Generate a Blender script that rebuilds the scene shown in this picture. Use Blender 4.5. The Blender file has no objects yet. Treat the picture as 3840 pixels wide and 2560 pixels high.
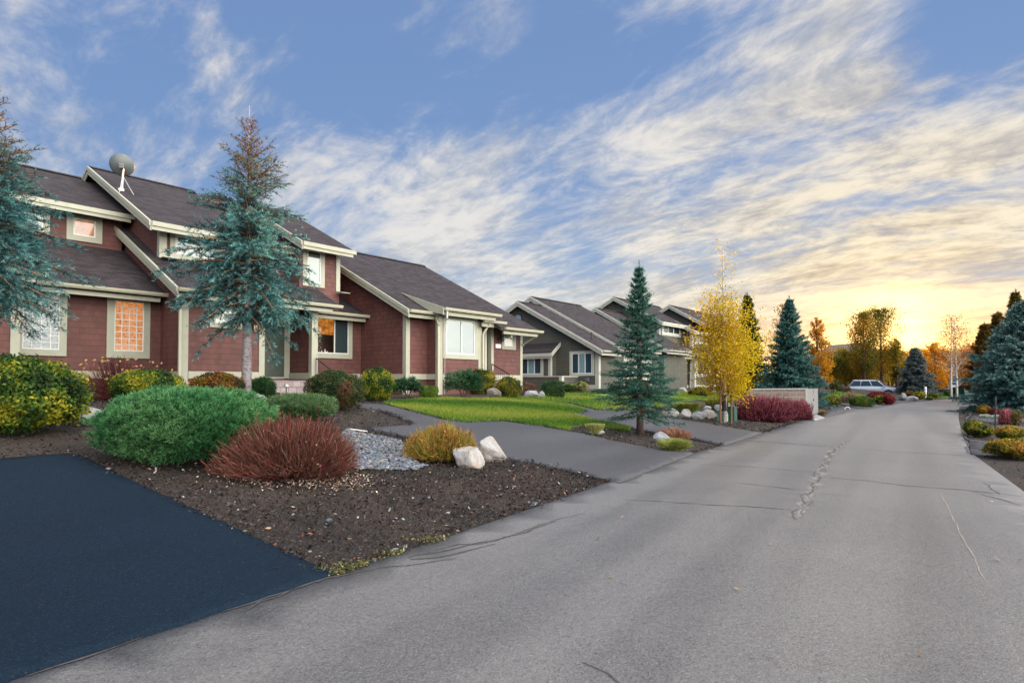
import bpy, bmesh, math, random
import numpy as np
from mathutils import Vector, Matrix, geometry
R = math.radians
sc = bpy.context.scene
col = sc.collection

# ------------------------------------------------------------------ camera
F, HZ, PIT, CH = 2250.0, 1430.0, R(1.5), 1.6
CY = HZ - F*math.tan(PIT)
cd = bpy.data.cameras.new('camera'); cam = bpy.data.objects.new('camera', cd); col.objects.link(cam)
cam.location = (0, 0, CH); cam.rotation_euler = (R(90)+PIT, 0, 0)
cd.sensor_width = 36; cd.lens = F/3840*36; cd.shift_y = (CY-1280)/3840
cd.clip_start = 0.1; cd.clip_end = 20000
sc.camera = cam

# ------------------------------------------------------------------ sky and sun
SAZ, SEL = 32.5, 3.0
SD = (math.sin(R(SAZ))*math.cos(R(SEL)), math.cos(R(SAZ))*math.cos(R(SEL)), math.sin(R(SEL)))
w = bpy.data.worlds.new('World'); sc.world = w; w.use_nodes = True
nt = w.node_tree; nt.nodes.clear()
class NG:
    def __init__(s, nt): s.nt = nt
    def n(s, t, **k):
        x = s.nt.nodes.new(t)
        for a, b in k.items(): setattr(x, a, b)
        return x
    def l(s, a, b): s.nt.links.new(a, b)
    def put(s, sock, v):
        if isinstance(v, bpy.types.NodeSocket): s.l(v, sock)
        else: sock.default_value = v
    def m(s, op, a, b=0.0, c=0.0, clamp=False):
        x = s.n('ShaderNodeMath', operation=op, use_clamp=clamp)
        s.put(x.inputs[0], a); s.put(x.inputs[1], b); s.put(x.inputs[2], c); return x.outputs[0]
    def vm(s, op, a, b=(0, 0, 0), scale=None):
        x = s.n('ShaderNodeVectorMath', operation=op); s.put(x.inputs[0], a); s.put(x.inputs[1], b)
        if scale is not None: s.put(x.inputs['Scale'], scale)
        return x.outputs['Value'] if op in ('DOT_PRODUCT', 'LENGTH') else x.outputs['Vector']
    def mix(s, f, a, b, bt='MIX'):
        x = s.n('ShaderNodeMix', data_type='RGBA', blend_type=bt)
        s.put(x.inputs[0], f); s.put(x.inputs[6], a); s.put(x.inputs[7], b); return x.outputs[2]
    def mr(s, v, a, b, c=0.0, d=1.0, smooth=True):
        x = s.n('ShaderNodeMapRange', interpolation_type='SMOOTHSTEP' if smooth else 'LINEAR')
        s.put(x.inputs[0], v)
        for i, q in enumerate((a, b, c, d)): s.put(x.inputs[i+1], q)
        return x.outputs[0]
    def noise(s, vec, scale, detail=4, rough=.5, dist=0.0):
        x = s.n('ShaderNodeTexNoise'); s.put(x.inputs['Vector'], vec)
        x.inputs['Scale'].default_value = scale; x.inputs['Detail'].default_value = detail
        x.inputs['Roughness'].default_value = rough; x.inputs['Distortion'].default_value = dist
        return x.outputs[0]
    def ramp(s, f, stops):
        x = s.n('ShaderNodeValToRGB'); s.put(x.inputs[0], f); e = x.color_ramp.elements
        for i, (p, c) in enumerate(stops):
            q = e[i] if i < 2 else e.new(p)
            q.position = p; q.color = (*c, 1) if len(c) == 3 else c
        return x.outputs[0]
    def comb(s, a, b, c=0.0):
        x = s.n('ShaderNodeCombineXYZ'); s.put(x.inputs[0], a); s.put(x.inputs[1], b); s.put(x.inputs[2], c); return x.outputs[0]

g = NG(nt)
SKY_FILL = 6.6          # brightness of the fill light added to the unseen sky behind the camera
d = g.n('ShaderNodeTexCoord').outputs['Generated']
sp = g.n('ShaderNodeSeparateXYZ'); g.l(d, sp.inputs[0]); dx, dy, dz = sp.outputs
zc = g.m('MAXIMUM', dz, 0.0)
base = g.ramp(zc, [(0.0, (.54, .55, .56)), (.07, (.42, .50, .60)), (.16, (.27, .40, .62)), (.30, (.185, .315, .59)), (.50, (.17, .29, .56)), (1.0, (.17, .27, .50))])
sdot = g.m('MAXIMUM', g.vm('DOT_PRODUCT', d, SD), 0.0)
glow = g.m('POWER', sdot, 70.0)
glow2 = g.m('POWER', sdot, 600.0)
low = g.mr(dz, 0.0, .17, 1.0, 0.0)
warm = g.m('MULTIPLY', g.m('POWER', sdot, 8.0), low, clamp=True)
base = g.mix(warm, base, (.98, .54, .17, 1))
# cloud layer, laid out on a plane overhead; a few soft lobes say where the deck is thick and where it opens
zi = g.m('DIVIDE', 1.0, g.m('ADD', zc, .24))
px_ = g.m('MULTIPLY', dx, zi); py_ = g.m('MULTIPLY', dy, zi)
pv = g.comb(px_, py_)
sa = g.vm('DOT_PRODUCT', pv, (-.72, .69, 0)); sb = g.vm('DOT_PRODUCT', pv, (.69, .72, 0))
q1 = g.comb(g.m('MULTIPLY', sa, .66), g.m('MULTIPLY', sb, 1.45), 3.7)
warp = g.noise(q1, 1.2, 3, .5); warp2 = g.noise(g.vm('ADD', q1, (7.7, 3.1, 1.0)), 1.2, 3, .5)
q2 = g.vm('ADD', q1, g.vm('SCALE', g.comb(g.m('SUBTRACT', warp, .5), g.m('SUBTRACT', warp2, .5), 0.0), scale=.42))
n1 = g.noise(q2, 2.9, 9, .60, .0)
n3 = g.noise(g.vm('ADD', g.vm('MULTIPLY', q2, (1.25, .9, 1.0)), (2.2, 9.4, .3)), 13.0, 6, .66, .0)
cm = g.m('ADD', g.m('MULTIPLY', n1, .82), g.m('MULTIPLY', n3, .28))
def skydir(px, py):
    x = (px-1176)/1378.; y = -(py-875.8)/1378.; return Vector((x, 1, y)).normalized()
LOBES = [(1180, 400, 210, .125), (950, 330, 110, .10), (1000, 480, 120, .10), (1500, 350, 170, .13), (1850, 290, 190, .12), (2250, 260, 120, .11), (1800, 90, 170, .12), (2080, 30, 130, .08), (1480, 40, 70, .06), (1120, 120, 80, .07),
         (640, 225, 110, .08), (680, 410, 110, .09), (250, 340, 190, .12), (60, 170, 200, .07), (470, 75, 45, .09), (895, 55, 40, .08), (1650, 500, 110, .10), (2250, 480, 170, .12), (2050, 590, 170, .12), (1700, 660, 160, .10), (1100, 610, 160, .07), (1330, 670, 90, .10), (2400, 380, 120, .10), (900, 560, 130, .10), (1250, 640, 120, .10), (1450, 690, 110, .12), (1900, 680, 150, .10),
         (750, 90, 130, -.12), (1300, 210, 90, -.09), (1480, 170, 70, -.07), (2180, 120, 60, -.07), (1330, 560, 100, -.12), (1620, 590, 80, -.11), (1880, 460, 90, -.11), (2120, 400, 70, -.09), (2260, 130, 90, -.10), (1650, 210, 60, -.07), (1100, 215, 60, -.06), (1560, 440, 50, -.06), (330, 170, 110, -.05), (1650, 430, 60, -.05), (2300, 60, 90, -.05)]
for X_, Y_, sg_, am_ in LOBES:
    am_ *= 1.5 if am_ < 0 else 1.0
    k_ = (1378./sg_)**2; v_ = g.m('MULTIPLY', g.m('POWER', math.e, g.m('MULTIPLY', g.m('SUBTRACT', g.vm('DOT_PRODUCT', d, skydir(X_, Y_)), 1.0), k_)), am_); cm = g.m('ADD', cm, v_)
mask = g.mr(cm, .590, .90)
thin = g.mr(dz, .0, .08, .75, 1.0)
mask = g.m('MULTIPLY', mask, g.m('MULTIPLY', thin, .95))
shade = g.mr(g.m('ADD', g.m('MULTIPLY', g.noise(g.vm('ADD', q2, (1.7, 8.1, 0)), 2.6, 6, .6), .6), g.m('MULTIPLY', n3, .4)), .38, .60)
cc = g.mix(shade, (.50, .52, .57, 1), (.84, .80, .76, 1))
wc = g.m('MULTIPLY', g.m('POWER', sdot, 22.0), .95, clamp=True)
cc = g.mix(wc, cc, g.mix(shade, (.40, .29, .17, 1), (1.05, .88, .56, 1)))
sky = g.mix(mask, base, cc)
# bright gaps around the setting sun
sky = g.mix(1.0, sky, g.vm('SCALE', (1.10, .54, .09), scale=g.m('MULTIPLY', g.m('MULTIPLY', glow, low), g.mr(shade, 0.0, 1.0, .05, 1.0))), 'ADD')
sky = g.mix(1.0, sky, g.vm('SCALE', (2.4, 1.5, .45), scale=glow2), 'ADD')
# added bright lobe behind, right and overhead, out of view, filling walls and ground
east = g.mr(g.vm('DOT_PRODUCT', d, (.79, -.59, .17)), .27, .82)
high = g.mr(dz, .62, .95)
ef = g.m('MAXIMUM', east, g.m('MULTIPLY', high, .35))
sky = g.mix(ef, sky, g.mix(g.mr(n1, .35, .65), (SKY_FILL*.86, SKY_FILL*.84, SKY_FILL*.80, 1), (SKY_FILL*1.08, SKY_FILL*.99, SKY_FILL*.86, 1)))
st = g.n('ShaderNodeTexSky', sky_type='NISHITA', sun_disc=False, sun_elevation=R(SEL), sun_rotation=R(SAZ), altitude=1100)
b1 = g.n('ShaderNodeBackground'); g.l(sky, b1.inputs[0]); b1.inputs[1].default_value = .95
b2 = g.n('ShaderNodeBackground'); g.l(st.outputs[0], b2.inputs[0]); b2.inputs[1].default_value = .02
ad = g.n('ShaderNodeAddShader'); g.l(b1.outputs[0], ad.inputs[0]); g.l(b2.outputs[0], ad.inputs[1])
wo = g.n('ShaderNodeOutputWorld'); g.l(ad.outputs[0], wo.inputs[0])
try: w.cycles.sampling_method = 'MANUAL'; w.cycles.sample_map_resolution = 1024
except Exception: pass

sl = bpy.data.lights.new('sun', 'SUN'); so = bpy.data.objects.new('sun', sl); col.objects.link(so)
sl.energy = 5.0; sl.angle = R(.6); sl.color = (1.0, .56, .22)
so.rotation_euler = Vector(SD).to_track_quat('Z', 'Y').to_euler(); so.location = (20, 30, 30)
sc.view_settings.view_transform = 'Standard'; sc.view_settings.look = 'None'
sc.view_settings.exposure = 0.0; sc.view_settings.gamma = 1.0; sc.view_settings.use_curve_mapping = False
sc.cycles.max_bounces = 6; sc.cycles.transparent_max_bounces = 12
sc.cycles.sample_clamp_indirect = 6.0
sc.cycles.use_denoising = True

# ------------------------------------------------------------------ terrain height and picture-to-ground
def gplane(px, py, z=0.0):
    x = (px-1920)/F; y = -(py-CY)/F
    r = (x, math.cos(PIT)-y*math.sin(PIT), math.sin(PIT)+y*math.cos(PIT))
    t = (z-CH)/r[2]; return (r[0]*t, r[1]*t)
S23 = 3840/2352
LEDGE = [gplane(a*S23, b*S23) for a, b in ((50, 1560), (770, 1323), (1410, 1105), (1580, 1046), (1750, 996), (1840, 966), (2000, 936), (2110, 920.5), (2200, 915.5))]
t0 = np.array(LEDGE[0]); dd = np.array(LEDGE[1])-t0; dd /= np.linalg.norm(dd)
LEDGE = [tuple(t0-dd*30)] + LEDGE
LEDGE += [(LEDGE[-1][0]+22, LEDGE[-1][1]+9), (LEDGE[-1][0]+60, LEDGE[-1][1]+10)]
REDGE = [gplane(a, b) for a, b in ((3841, 1846), (3641, 1698), (3608, 1633), (3594, 1567), (3598, 1524))]
REDGE = [(REDGE[0][0]-.545*25, REDGE[0][1]-.838*25)] + REDGE + [(LEDGE[-2][0]+1, LEDGE[-2][1]-7), (LEDGE[-1][0], LEDGE[-1][1]-7)]
def sdist(P, line):
    P = np.atleast_2d(np.asarray(P, float))[:, :2]; L = np.array(line)
    best = np.full(len(P), 1e9); sg = np.zeros(len(P))
    for a, b in zip(L[:-1], L[1:]):
        e = b-a; t = np.clip(((P-a)@e)/(e@e), 0, 1); q = a+t[:, None]*e; dv = P-q
        dist = np.hypot(dv[:, 0], dv[:, 1]); s = np.sign(e[0]*dv[:, 1]-e[1]*dv[:, 0])
        m = dist < best-1e-9; best[m] = dist[m]; sg[m] = s[m]
    return best*sg
def gz(P):
    P = np.atleast_2d(np.asarray(P, float))
    dl = sdist(P, LEDGE); dr = -sdist(P, REDGE)
    s = np.clip(dl/11.0, 0, 1); h = 1.08*(.5*s+.5*s*s*(3-2*s))
    r = np.clip(dr/9.0, 0, 1); h = np.where(dl > 0, h, np.where(dr > 0, .35*r*r*(3-2*r)+.1*r, 0))
    return h
def gz1(x, y): return float(gz([(x, y)])[0])
def ray(px, py):
    x = (px-1920)/F; y = -(py-CY)/F
    return np.array([x, math.cos(PIT)-y*math.sin(PIT), math.sin(PIT)+y*math.cos(PIT)])
def G(px, py):
    r = ray(px, py); ts = np.concatenate([np.linspace(1.5, 30, 500), np.linspace(30.1, 110, 500)])
    P = np.array([0, 0, CH])+ts[:, None]*r; below = P[:, 2] < gz(P)
    i = int(np.argmax(below)) if below.any() else len(ts)-1
    a, b = ts[max(i-1, 0)], ts[i]
    t = (a+b)/2
    for _ in range(14):
        t = (a+b)/2; p = np.array([0, 0, CH])+t*r
        if p[2] < gz(p)[0]: b = t
        else: a = t
    p = np.array([0, 0, CH])+t*r
    return np.array([p[0], p[1], gz(p)[0]])
def G2(px, py): return G(px*S23, py*S23)
def Q(x, y): return (x*S23, y*S23)
def ZA(x, y): return (1840+x/3.92, 1360+y/3.92)
def ZB(x, y): return (1200+x/1.47, 1400+y/1.47)
def ZC(x, y): return (2400+x/3.36, 1360+y/3.36)
def ZD(x, y): return (3040+x/3.92, 1340+y/3.92)
def ZE(x, y): return (3540+x/3.563, 1440+y/3.563)
def ZR(x, y): return (2200+x/1.434, 1600+y/1.434)
def atZ(px, Z):
    x = (px-1920)/F*Z; return np.array([x, Z, gz1(x, Z)])
def hpx(py, Z): return CH+(HZ-py)*Z/F

# ------------------------------------------------------------------ materials
def newmat(name):
    m = bpy.data.materials.new(name); m.use_nodes = True; n = m.node_tree; n.nodes.clear()
    g = NG(n); o = g.n('ShaderNodeOutputMaterial'); b = g.n('ShaderNodeBsdfPrincipled'); g.l(b.outputs[0], o.inputs[0])
    return m, g, b, o
def bump(g, b, h, strength=.5, dist=.01):
    x = g.n('ShaderNodeBump'); x.inputs['Strength'].default_value = strength; x.inputs['Distance'].default_value = dist
    g.l(h, x.inputs['Height']); g.l(x.outputs[0], b.inputs['Normal'])
def simple(name, c, rough=.6, metal=0.0, var=.12, scale=8.0, bmp=0.0, spec=.5):
    m, g, b, o = newmat(name); tc = g.n('ShaderNodeTexCoord').outputs['Object']
    n = g.noise(tc, scale, 5, .6)
    f = g.mr(n, .3, .7, 1-var, 1+var, False)
    g.l(g.vm('SCALE', c, scale=f), b.inputs['Base Color']); b.inputs['Roughness'].default_value = rough
    b.inputs['Metallic'].default_value = metal; b.inputs['Specular IOR Level'].default_value = spec
    if bmp: bump(g, b, g.noise(tc, scale*6, 4, .6), bmp, .01)
    return m
M = {}
def asphalt(name, c0, c1, rough, streak, tint=(1, 1, 1), spec=.5, speck=.30):
    m, g, b, o = newmat(name); tc = g.n('ShaderNodeTexCoord').outputs['Object']
    al = g.vm('DOT_PRODUCT', tc, (.549, .836, 0)); ac = g.vm('DOT_PRODUCT', tc, (.836, -.549, 0))
    sv = g.comb(g.m('MULTIPLY', al, .05), ac)
    fine = g.noise(tc, 70, 4, .8); mid = g.noise(tc, 26, 4, .8); big = g.noise(tc, .55, 4, .6); st = g.noise(sv, 1.1, 3, .5)
    f = g.m('ADD', g.m('MULTIPLY', g.mr(fine, .36, .64), .52), g.m('MULTIPLY', g.mr(mid, .36, .64), .16))
    f = g.m('ADD', f, g.m('MULTIPLY', g.mr(big, .3, .7), .14))
    f = g.m('ADD', f, g.m('MULTIPLY', g.mr(st, .35, .65), streak), clamp=True)
    c = g.mix(f, (*c0, 1), (*c1, 1)); pit = g.noise(tc, 48, 2, .6); sk = g.noise(g.vm('ADD', tc, (3.1, 7.7, 0)), 64, 2, .6)
    c = g.mix(g.mr(pit, .30, .40, .55, 0.0), c, (*[q*.35 for q in c0], 1)); c = g.mix(g.mr(sk, .62, .70, 0.0, speck), c, (.42, .40, .37, 1))
    stain = g.noise(tc, .9, 5, .75); c = g.mix(g.mr(stain, .60, .74, 0.0, .35), c, (*[q*.6 for q in c0], 1))
    g.l(c, b.inputs['Base Color']); g.l(g.mr(mid, .3, .7, rough-.08, rough+.1, False), b.inputs['Roughness'])
    b.inputs['Specular IOR Level'].default_value = spec
    h = g.m('ADD', g.m('MULTIPLY', fine, .5), g.m('MULTIPLY', mid, .9)); bump(g, b, h, .9, .012)
    return m
M['road'] = asphalt('asphalt_worn', (.040, .040, .046), (.184, .178, .178), .40, .26, spec=.7)
M['drive'] = asphalt('asphalt_dark', (.019, .020, .026), (.068, .069, .080), .62, .20)
M['drive_new'] = asphalt('asphalt_sealed', (.0006, .005, .013), (.0045, .018, .037), .72, .08, spec=.15, speck=.05)
M['crack'] = simple('crack_fill', (.055, .052, .055), .8, 0, .3, 20)
M['patch'] = simple('crack_edge', (.155, .146, .138), .9, 0, .25, 30)
M['scratch'] = simple('scratch_chalk', (.34, .29, .24), .9, 0, .2, 30)

def mulchmat():
    m, g, b, o = newmat('bark_mulch'); tc = g.n('ShaderNodeTexCoord').outputs['Object']
    v = g.n('ShaderNodeTexVoronoi'); g.l(tc, v.inputs['Vector']); v.inputs['Scale'].default_value = 42
    n = g.noise(tc, 26, 6, .72); big = g.noise(tc, .8, 3, .5)
    r = g.n('ShaderNodeSeparateXYZ'); g.l(v.outputs['Color'], r.inputs[0])
    c = g.ramp(r.outputs[0], [(0, (.009, .007, .007)), (.45, (.021, .015, .013)), (.8, (.045, .030, .025)), (.93, (.10, .075, .065)), (1, (.24, .20, .18))])
    c = g.mix(g.mr(n, .35, .68), (.010, .008, .008, 1), c)
    c = g.mix(g.mr(big, .4, .65, 0, .35), c, (.075, .048, .036, 1))
    g.l(c, b.inputs['Base Color']); b.inputs['Roughness'].default_value = .95
    bump(g, b, g.m('ADD', n, g.m('MULTIPLY', v.outputs['Distance'], .8)), 1.0, .035)
    return m
M['mulch'] = mulchmat()
M['turf'] = simple('turf_soil', (.035, .07, .012), .95, 0, .45, 3, .6)
M['concrete'] = simple('concrete', (.21, .21, .215), .85, 0, .2, 6, .3)
M['trim'] = simple('cream_trim', (.34, .345, .275), .55, 0, .07, 3, .05)
M['gutter'] = simple('gutter_cream', (.43, .42, .32), .42, 0, .06, 3)
M['greytrim'] = simple('pale_grey_trim', (.42, .43, .38), .55, 0, .07, 3, .05)
M['black'] = simple('black_iron', (.016, .016, .018), .45, 0, .2, 9)
M['white'] = simple('white_paint', (.75, .76, .78), .5, 0, .08, 9)
M['vinyl'] = simple('window_vinyl', (.62, .65, .62), .4, 0, .05, 9)
M['door'] = simple('green_door', (.045, .062, .052), .45, 0, .15, 5)
M['steel'] = simple('galvanised', (.42, .42, .42), .38, .7, .15, 12)
M['dishgrey'] = simple('dish_grey', (.10, .12, .13), .45, 0, .12, 6)
M['cabinet'] = simple('cabinet_grey', (.18, .18, .185), .5, 0, .08, 4)
M['plastic_green'] = simple('pale_green_plastic', (.16, .40, .25), .5, 0, .12, 8)
M['dark_green'] = simple('dark_green_box', (.02, .07, .055), .5, 0, .15, 8)
M['wood'] = simple('stake_wood', (.16, .085, .045), .85, 0, .3, 14, .5)
M['wrap'] = simple('tree_wrap', (.55, .55, .53), .8, 0, .2, 12, .3)
M['rubber'] = simple('rubber_tyre', (.015, .015, .016), .8, 0, .2, 20)
def shingle(name, c, acc, course, width, coords):
    m, g, b, o = newmat(name); tc = g.n('ShaderNodeTexCoord').outputs['Object']
    s = g.n('ShaderNodeSeparateXYZ'); g.l(tc, s.inputs[0])
    if coords == 'wall': vec = g.comb(g.m('ADD', s.outputs[0], s.outputs[1]), s.outputs[2])
    elif coords == 'roof': vec = g.comb(s.outputs[0], g.m('MULTIPLY', s.outputs[2], 2.236))
    br = g.n('ShaderNodeTexBrick'); g.l(vec, br.inputs['Vector']); br.inputs['Scale'].default_value = 1.0
    br.inputs['Brick Width'].default_value = width; br.inputs['Row Height'].default_value = course
    br.inputs['Mortar Size'].default_value = .011 if coords == 'wall' else .006
    br.inputs['Mortar Smooth'].default_value = .1; br.inputs['Bias'].default_value = 0
    br.inputs['Color1'].default_value = (*[q*(1-acc) for q in c], 1); br.inputs['Color2'].default_value = (*[q*(1+acc) for q in c], 1)
    br.inputs['Mortar'].default_value = (*[q*.30 for q in c], 1)
    if coords == 'wall':
        # the butt line of each course reads strongly, the joints between shingles hardly at all
        row = g.m('FRACT', g.m('DIVIDE', s.outputs[2], course))
        line = g.mr(row, 0.0, .09, 1.0, 0.0, False)
        br.inputs['Mortar Size'].default_value = .003
        br.inputs['Mortar'].default_value = (*[q*.8 for q in c], 1)
        grain = g.noise(g.comb(g.m('MULTIPLY', g.m('ADD', s.outputs[0], s.outputs[1]), 9.0), g.m('MULTIPLY', s.outputs[2], .9)), 9, 4, .65)
        stain = g.noise(g.comb(g.m('ADD', s.outputs[0], s.outputs[1]), g.m('MULTIPLY', s.outputs[2], .35)), 1.6, 4, .6)
        c2 = g.vm('SCALE', br.outputs[0], scale=g.m('MULTIPLY', g.mr(grain, .3, .7, .86, 1.14, False), g.mr(stain, .3, .7, .86, 1.16, False)))
        cfin = g.mix(g.m('MULTIPLY', line, .75), c2, (*[q*.2 for q in c], 1))
        g.l(cfin, b.inputs['Base Color']); bump(g, b, g.m('ADD', g.m('SUBTRACT', 1.0, row), g.m('MULTIPLY', grain, .15)), .5, .02)
        b.inputs['Roughness'].default_value = .7
    else:
        n = g.noise(g.comb(g.m('MULTIPLY', s.outputs[0], .7), g.m('MULTIPLY', s.outputs[2], 5.0), s.outputs[1]), 3.0, 5, .7); n2 = g.noise(tc, 60, 3, .7)
        f = g.m('MULTIPLY', g.mr(n, .3, .7, .72, 1.3, False), g.mr(n2, .3, .7, .8, 1.2, False))
        g.l(g.vm('SCALE', br.outputs[0], scale=f), b.inputs['Base Color']); b.inputs['Roughness'].default_value = .85
        b.inputs['Specular IOR Level'].default_value = .3
        bump(g, b, g.m('ADD', g.m('FRACT', g.m('DIVIDE', g.m('MULTIPLY', s.outputs[2], -2.236), course)), g.m('MULTIPLY', n2, .5)), .7, .015)
    return m
M['redwall'] = shingle('red_shingle', (.104, .038, .033), .16, .178, .16, 'wall')
M['greywall'] = shingle('grey_lap', (.072, .074, .060), .05, .19, .6, 'wall')
M['roof'] = shingle('roof_shingle', (.030, .0235, .028), .42, .14, .30, 'roof')
def blockmat(name, c1, c2, mor, wd, ht, uv='wall'):
    m, g, b, o = newmat(name); tc = g.n('ShaderNodeTexCoord').outputs['Object']
    s = g.n('ShaderNodeSeparateXYZ'); g.l(tc, s.inputs[0])
    vec = g.comb(g.m('ADD', s.outputs[0], s.outputs[1]), s.outputs[2])
    br = g.n('ShaderNodeTexBrick'); g.l(vec, br.inputs['Vector']); br.inputs['Scale'].default_value = 1
    br.inputs['Brick Width'].default_value = wd; br.inputs['Row Height'].default_value = ht; br.inputs['Mortar Size'].default_value = .009
    br.inputs['Color1'].default_value = (*c1, 1); br.inputs['Color2'].default_value = (*c2, 1); br.inputs['Mortar'].default_value = (*mor, 1)
    n = g.noise(tc, 18, 5, .7)
    g.l(g.vm('SCALE', br.outputs[0], scale=g.mr(n, .3, .7, .8, 1.2, False)), b.inputs['Base Color']); b.inputs['Roughness'].default_value = .9
    bump(g, b, g.m('ADD', n, g.m('MULTIPLY', br.outputs['Fac'], -1.5)), .6, .015)
    return m
M['block'] = blockmat('split_face_block', (.085, .065, .060), (.125, .09, .08), (.20, .19, .185), .41, .20)
M['paver'] = blockmat('step_paver', (.22, .18, .19), (.30, .25, .25), (.12, .10, .11), .30, .20)
def glass(name, dark, refl, rough=.04, wav=0.0, wsc=6.0, tint=(1, 1, 1)):
    m, g, b, o = newmat(name); b.inputs['Base Color'].default_value = (*dark, 1); b.inputs['Roughness'].default_value = .3
    gl = g.n('ShaderNodeBsdfGlossy'); gl.inputs[0].default_value = (*tint, 1); gl.inputs[1].default_value = rough
    tc = g.n('ShaderNodeTexCoord').outputs['Object']
    bp = g.n('ShaderNodeBump'); bp.inputs['Strength'].default_value = wav if wav else .06; bp.inputs['Distance'].default_value = .02 if wav else .01
    g.l(g.noise(tc, wsc if wav else 1.2, 2, .5), bp.inputs['Height']); g.l(bp.outputs[0], gl.inputs['Normal'])
    mx = g.n('ShaderNodeMixShader'); mx.inputs[0].default_value = refl
    g.l(b.outputs[0], mx.inputs[1]); g.l(gl.outputs[0], mx.inputs[2]); g.l(mx.outputs[0], o.inputs[0])
    return m
M['glass'] = glass('window_glass', (.03, .05, .055), .125, tint=(.9, 1, 1))
M['glass_dark'] = glass('window_glass_dark', (.012, .03, .035), .05)
M['glass_blue'] = glass('window_glass_blue', (.010, .045, .07), .05)
M['blind'] = glass('blind_behind_glass', (.16, .30, .34), .06)
M['curtain'] = glass('curtain_behind_glass', (.42, .45, .39), .07)
M['glassblock'] = glass('glass_block', (.15, .20, .23), .14, .12, .8, 30)
M['carglass'] = glass('car_glass', (.012, .03, .04), .05)
def lit(name, c, strength, refl=.06, wavy=0):
    m, g, b, o = newmat(name); tc = g.n('ShaderNodeTexCoord').outputs['Object']
    s = g.n('ShaderNodeSeparateXYZ'); g.l(tc, s.inputs[0])
    n = g.noise(tc, 5 if not wavy else 22, 4, .7)
    c2 = tuple(q*.30 for q in c)
    b.inputs['Base Color'].default_value = (.08, .05, .03, 1); b.inputs['Roughness'].default_value = .2
    g.l(g.mix(g.mr(n, .35, .62), (*c2, 1), (*c, 1)), b.inputs['Emission Color']); b.inputs['Emission Strength'].default_value = strength
    gl = g.n('ShaderNodeBsdfGlossy'); gl.inputs[1].default_value = .06 if not wavy else .2
    mx = g.n('ShaderNodeMixShader'); mx.inputs[0].default_value = refl; g.l(b.outputs[0], mx.inputs[1]); g.l(gl.outputs[0], mx.inputs[2]); g.l(mx.outputs[0], o.inputs[0])
    return m
M['lit_block'] = lit('lit_glass_block', (1.0, .32, .06), .80, .09, 1)
M['lit_pane'] = lit('lit_upper_pane', (.75, .20, .03), .55, .09)
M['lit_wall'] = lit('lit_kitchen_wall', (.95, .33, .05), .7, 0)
M['lamp'] = lit('lantern_glass', (1.0, .7, .35), 2.0, .05)
M['brown_cab'] = simple('kitchen_cupboard', (.06, .03, .02), .5)
def clearglass():
    m, g, b, o = newmat('clear_glass'); t = g.n('ShaderNodeBsdfTransparent'); gl = g.n('ShaderNodeBsdfGlossy'); gl.inputs[1].default_value = .02
    mx = g.n('ShaderNodeMixShader'); mx.inputs[0].default_value = .035; g.l(t.outputs[0], mx.inputs[1]); g.l(gl.outputs[0], mx.inputs[2]); g.l(mx.outputs[0], o.inputs[0]); return m
M['clear'] = clearglass()
def foliage(name, trans=.25, rough=.6, spec=.3):
    m, g, b, o = newmat(name); at = g.n('ShaderNodeAttribute'); at.attribute_name = 'Col'
    g.l(at.outputs['Color'], b.inputs['Base Color']); b.inputs['Roughness'].default_value = rough; b.inputs['Specular IOR Level'].default_value = spec
    if trans:
        tr = g.n('ShaderNodeBsdfTranslucent'); g.l(g.vm('SCALE', at.outputs['Color'], scale=1.5), tr.inputs[0])
        mx = g.n('ShaderNodeMixShader'); mx.inputs[0].default_value = trans
        g.l(b.outputs[0], mx.inputs[1]); g.l(tr.outputs[0], mx.inputs[2]); g.l(mx.outputs[0], o.inputs[0])
    return m
M['leaf'] = foliage('leaf', .35); M['needle'] = foliage('needle', .36); M['stem'] = foliage('stem', .08, .7); M['chip'] = foliage('loose_bits', 0, .9, .2)
M['aspen_leaf'] = foliage('autumn_leaf', .62)
def bark(name, c, c2, sc_=14):
    m, g, b, o = newmat(name); tc = g.n('ShaderNodeTexCoord').outputs['Object']
    s = g.n('ShaderNodeSeparateXYZ'); g.l(tc, s.inputs[0])
    n = g.noise(g.comb(s.outputs[0], s.outputs[1], g.m('MULTIPLY', s.outputs[2], 1.6)), sc_, 5, .7)
    g.l(g.mix(g.mr(n, .42, .66), (*c, 1), (*c2, 1)), b.inputs['Base Color']); b.inputs['Roughness'].default_value = .85; bump(g, b, n, .5, .02)
    return m
M['bark'] = bark('conifer_bark', (.10, .07, .055), (.035, .025, .02)); M['bark_grey'] = bark('smooth_grey_bark', (.33, .31, .34), (.13, .10, .10), 9)
M['bark_red'] = bark('cedar_twig_bark', (.26, .14, .075), (.12, .07, .045), 20)
M['bark_white'] = bark('white_birch_bark', (.55, .53, .50), (.20, .17, .15), 10)
def rockmat(name, c, c2, c3):
    m, g, b, o = newmat(name); tc = g.n('ShaderNodeTexCoord').outputs['Object']
    n = g.noise(tc, 3.2, 7, .65, .6); n2 = g.noise(tc, 22, 5, .7)
    c_ = g.mix(g.mr(n, .38, .6), (*c, 1), (*c2, 1)); c_ = g.mix(g.mr(n2, .56, .72, 0, .8), c_, (*c3, 1))
    g.l(c_, b.inputs['Base Color']); b.inputs['Roughness'].default_value = .9; bump(g, b, g.m('ADD', n, g.m('MULTIPLY', n2, .4)), .7, .05); return m
M['rock_white'] = rockmat('pale_rock', (.31, .32, .33), (.27, .22, .19), (.11, .10, .10))
M['rock_grey'] = rockmat('grey_rock', (.27, .29, .32), (.19, .19, .20), (.10, .10, .11))
M['rock_brown'] = rockmat('brown_rock', (.17, .15, .14), (.10, .085, .08), (.05, .045, .045))

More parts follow.
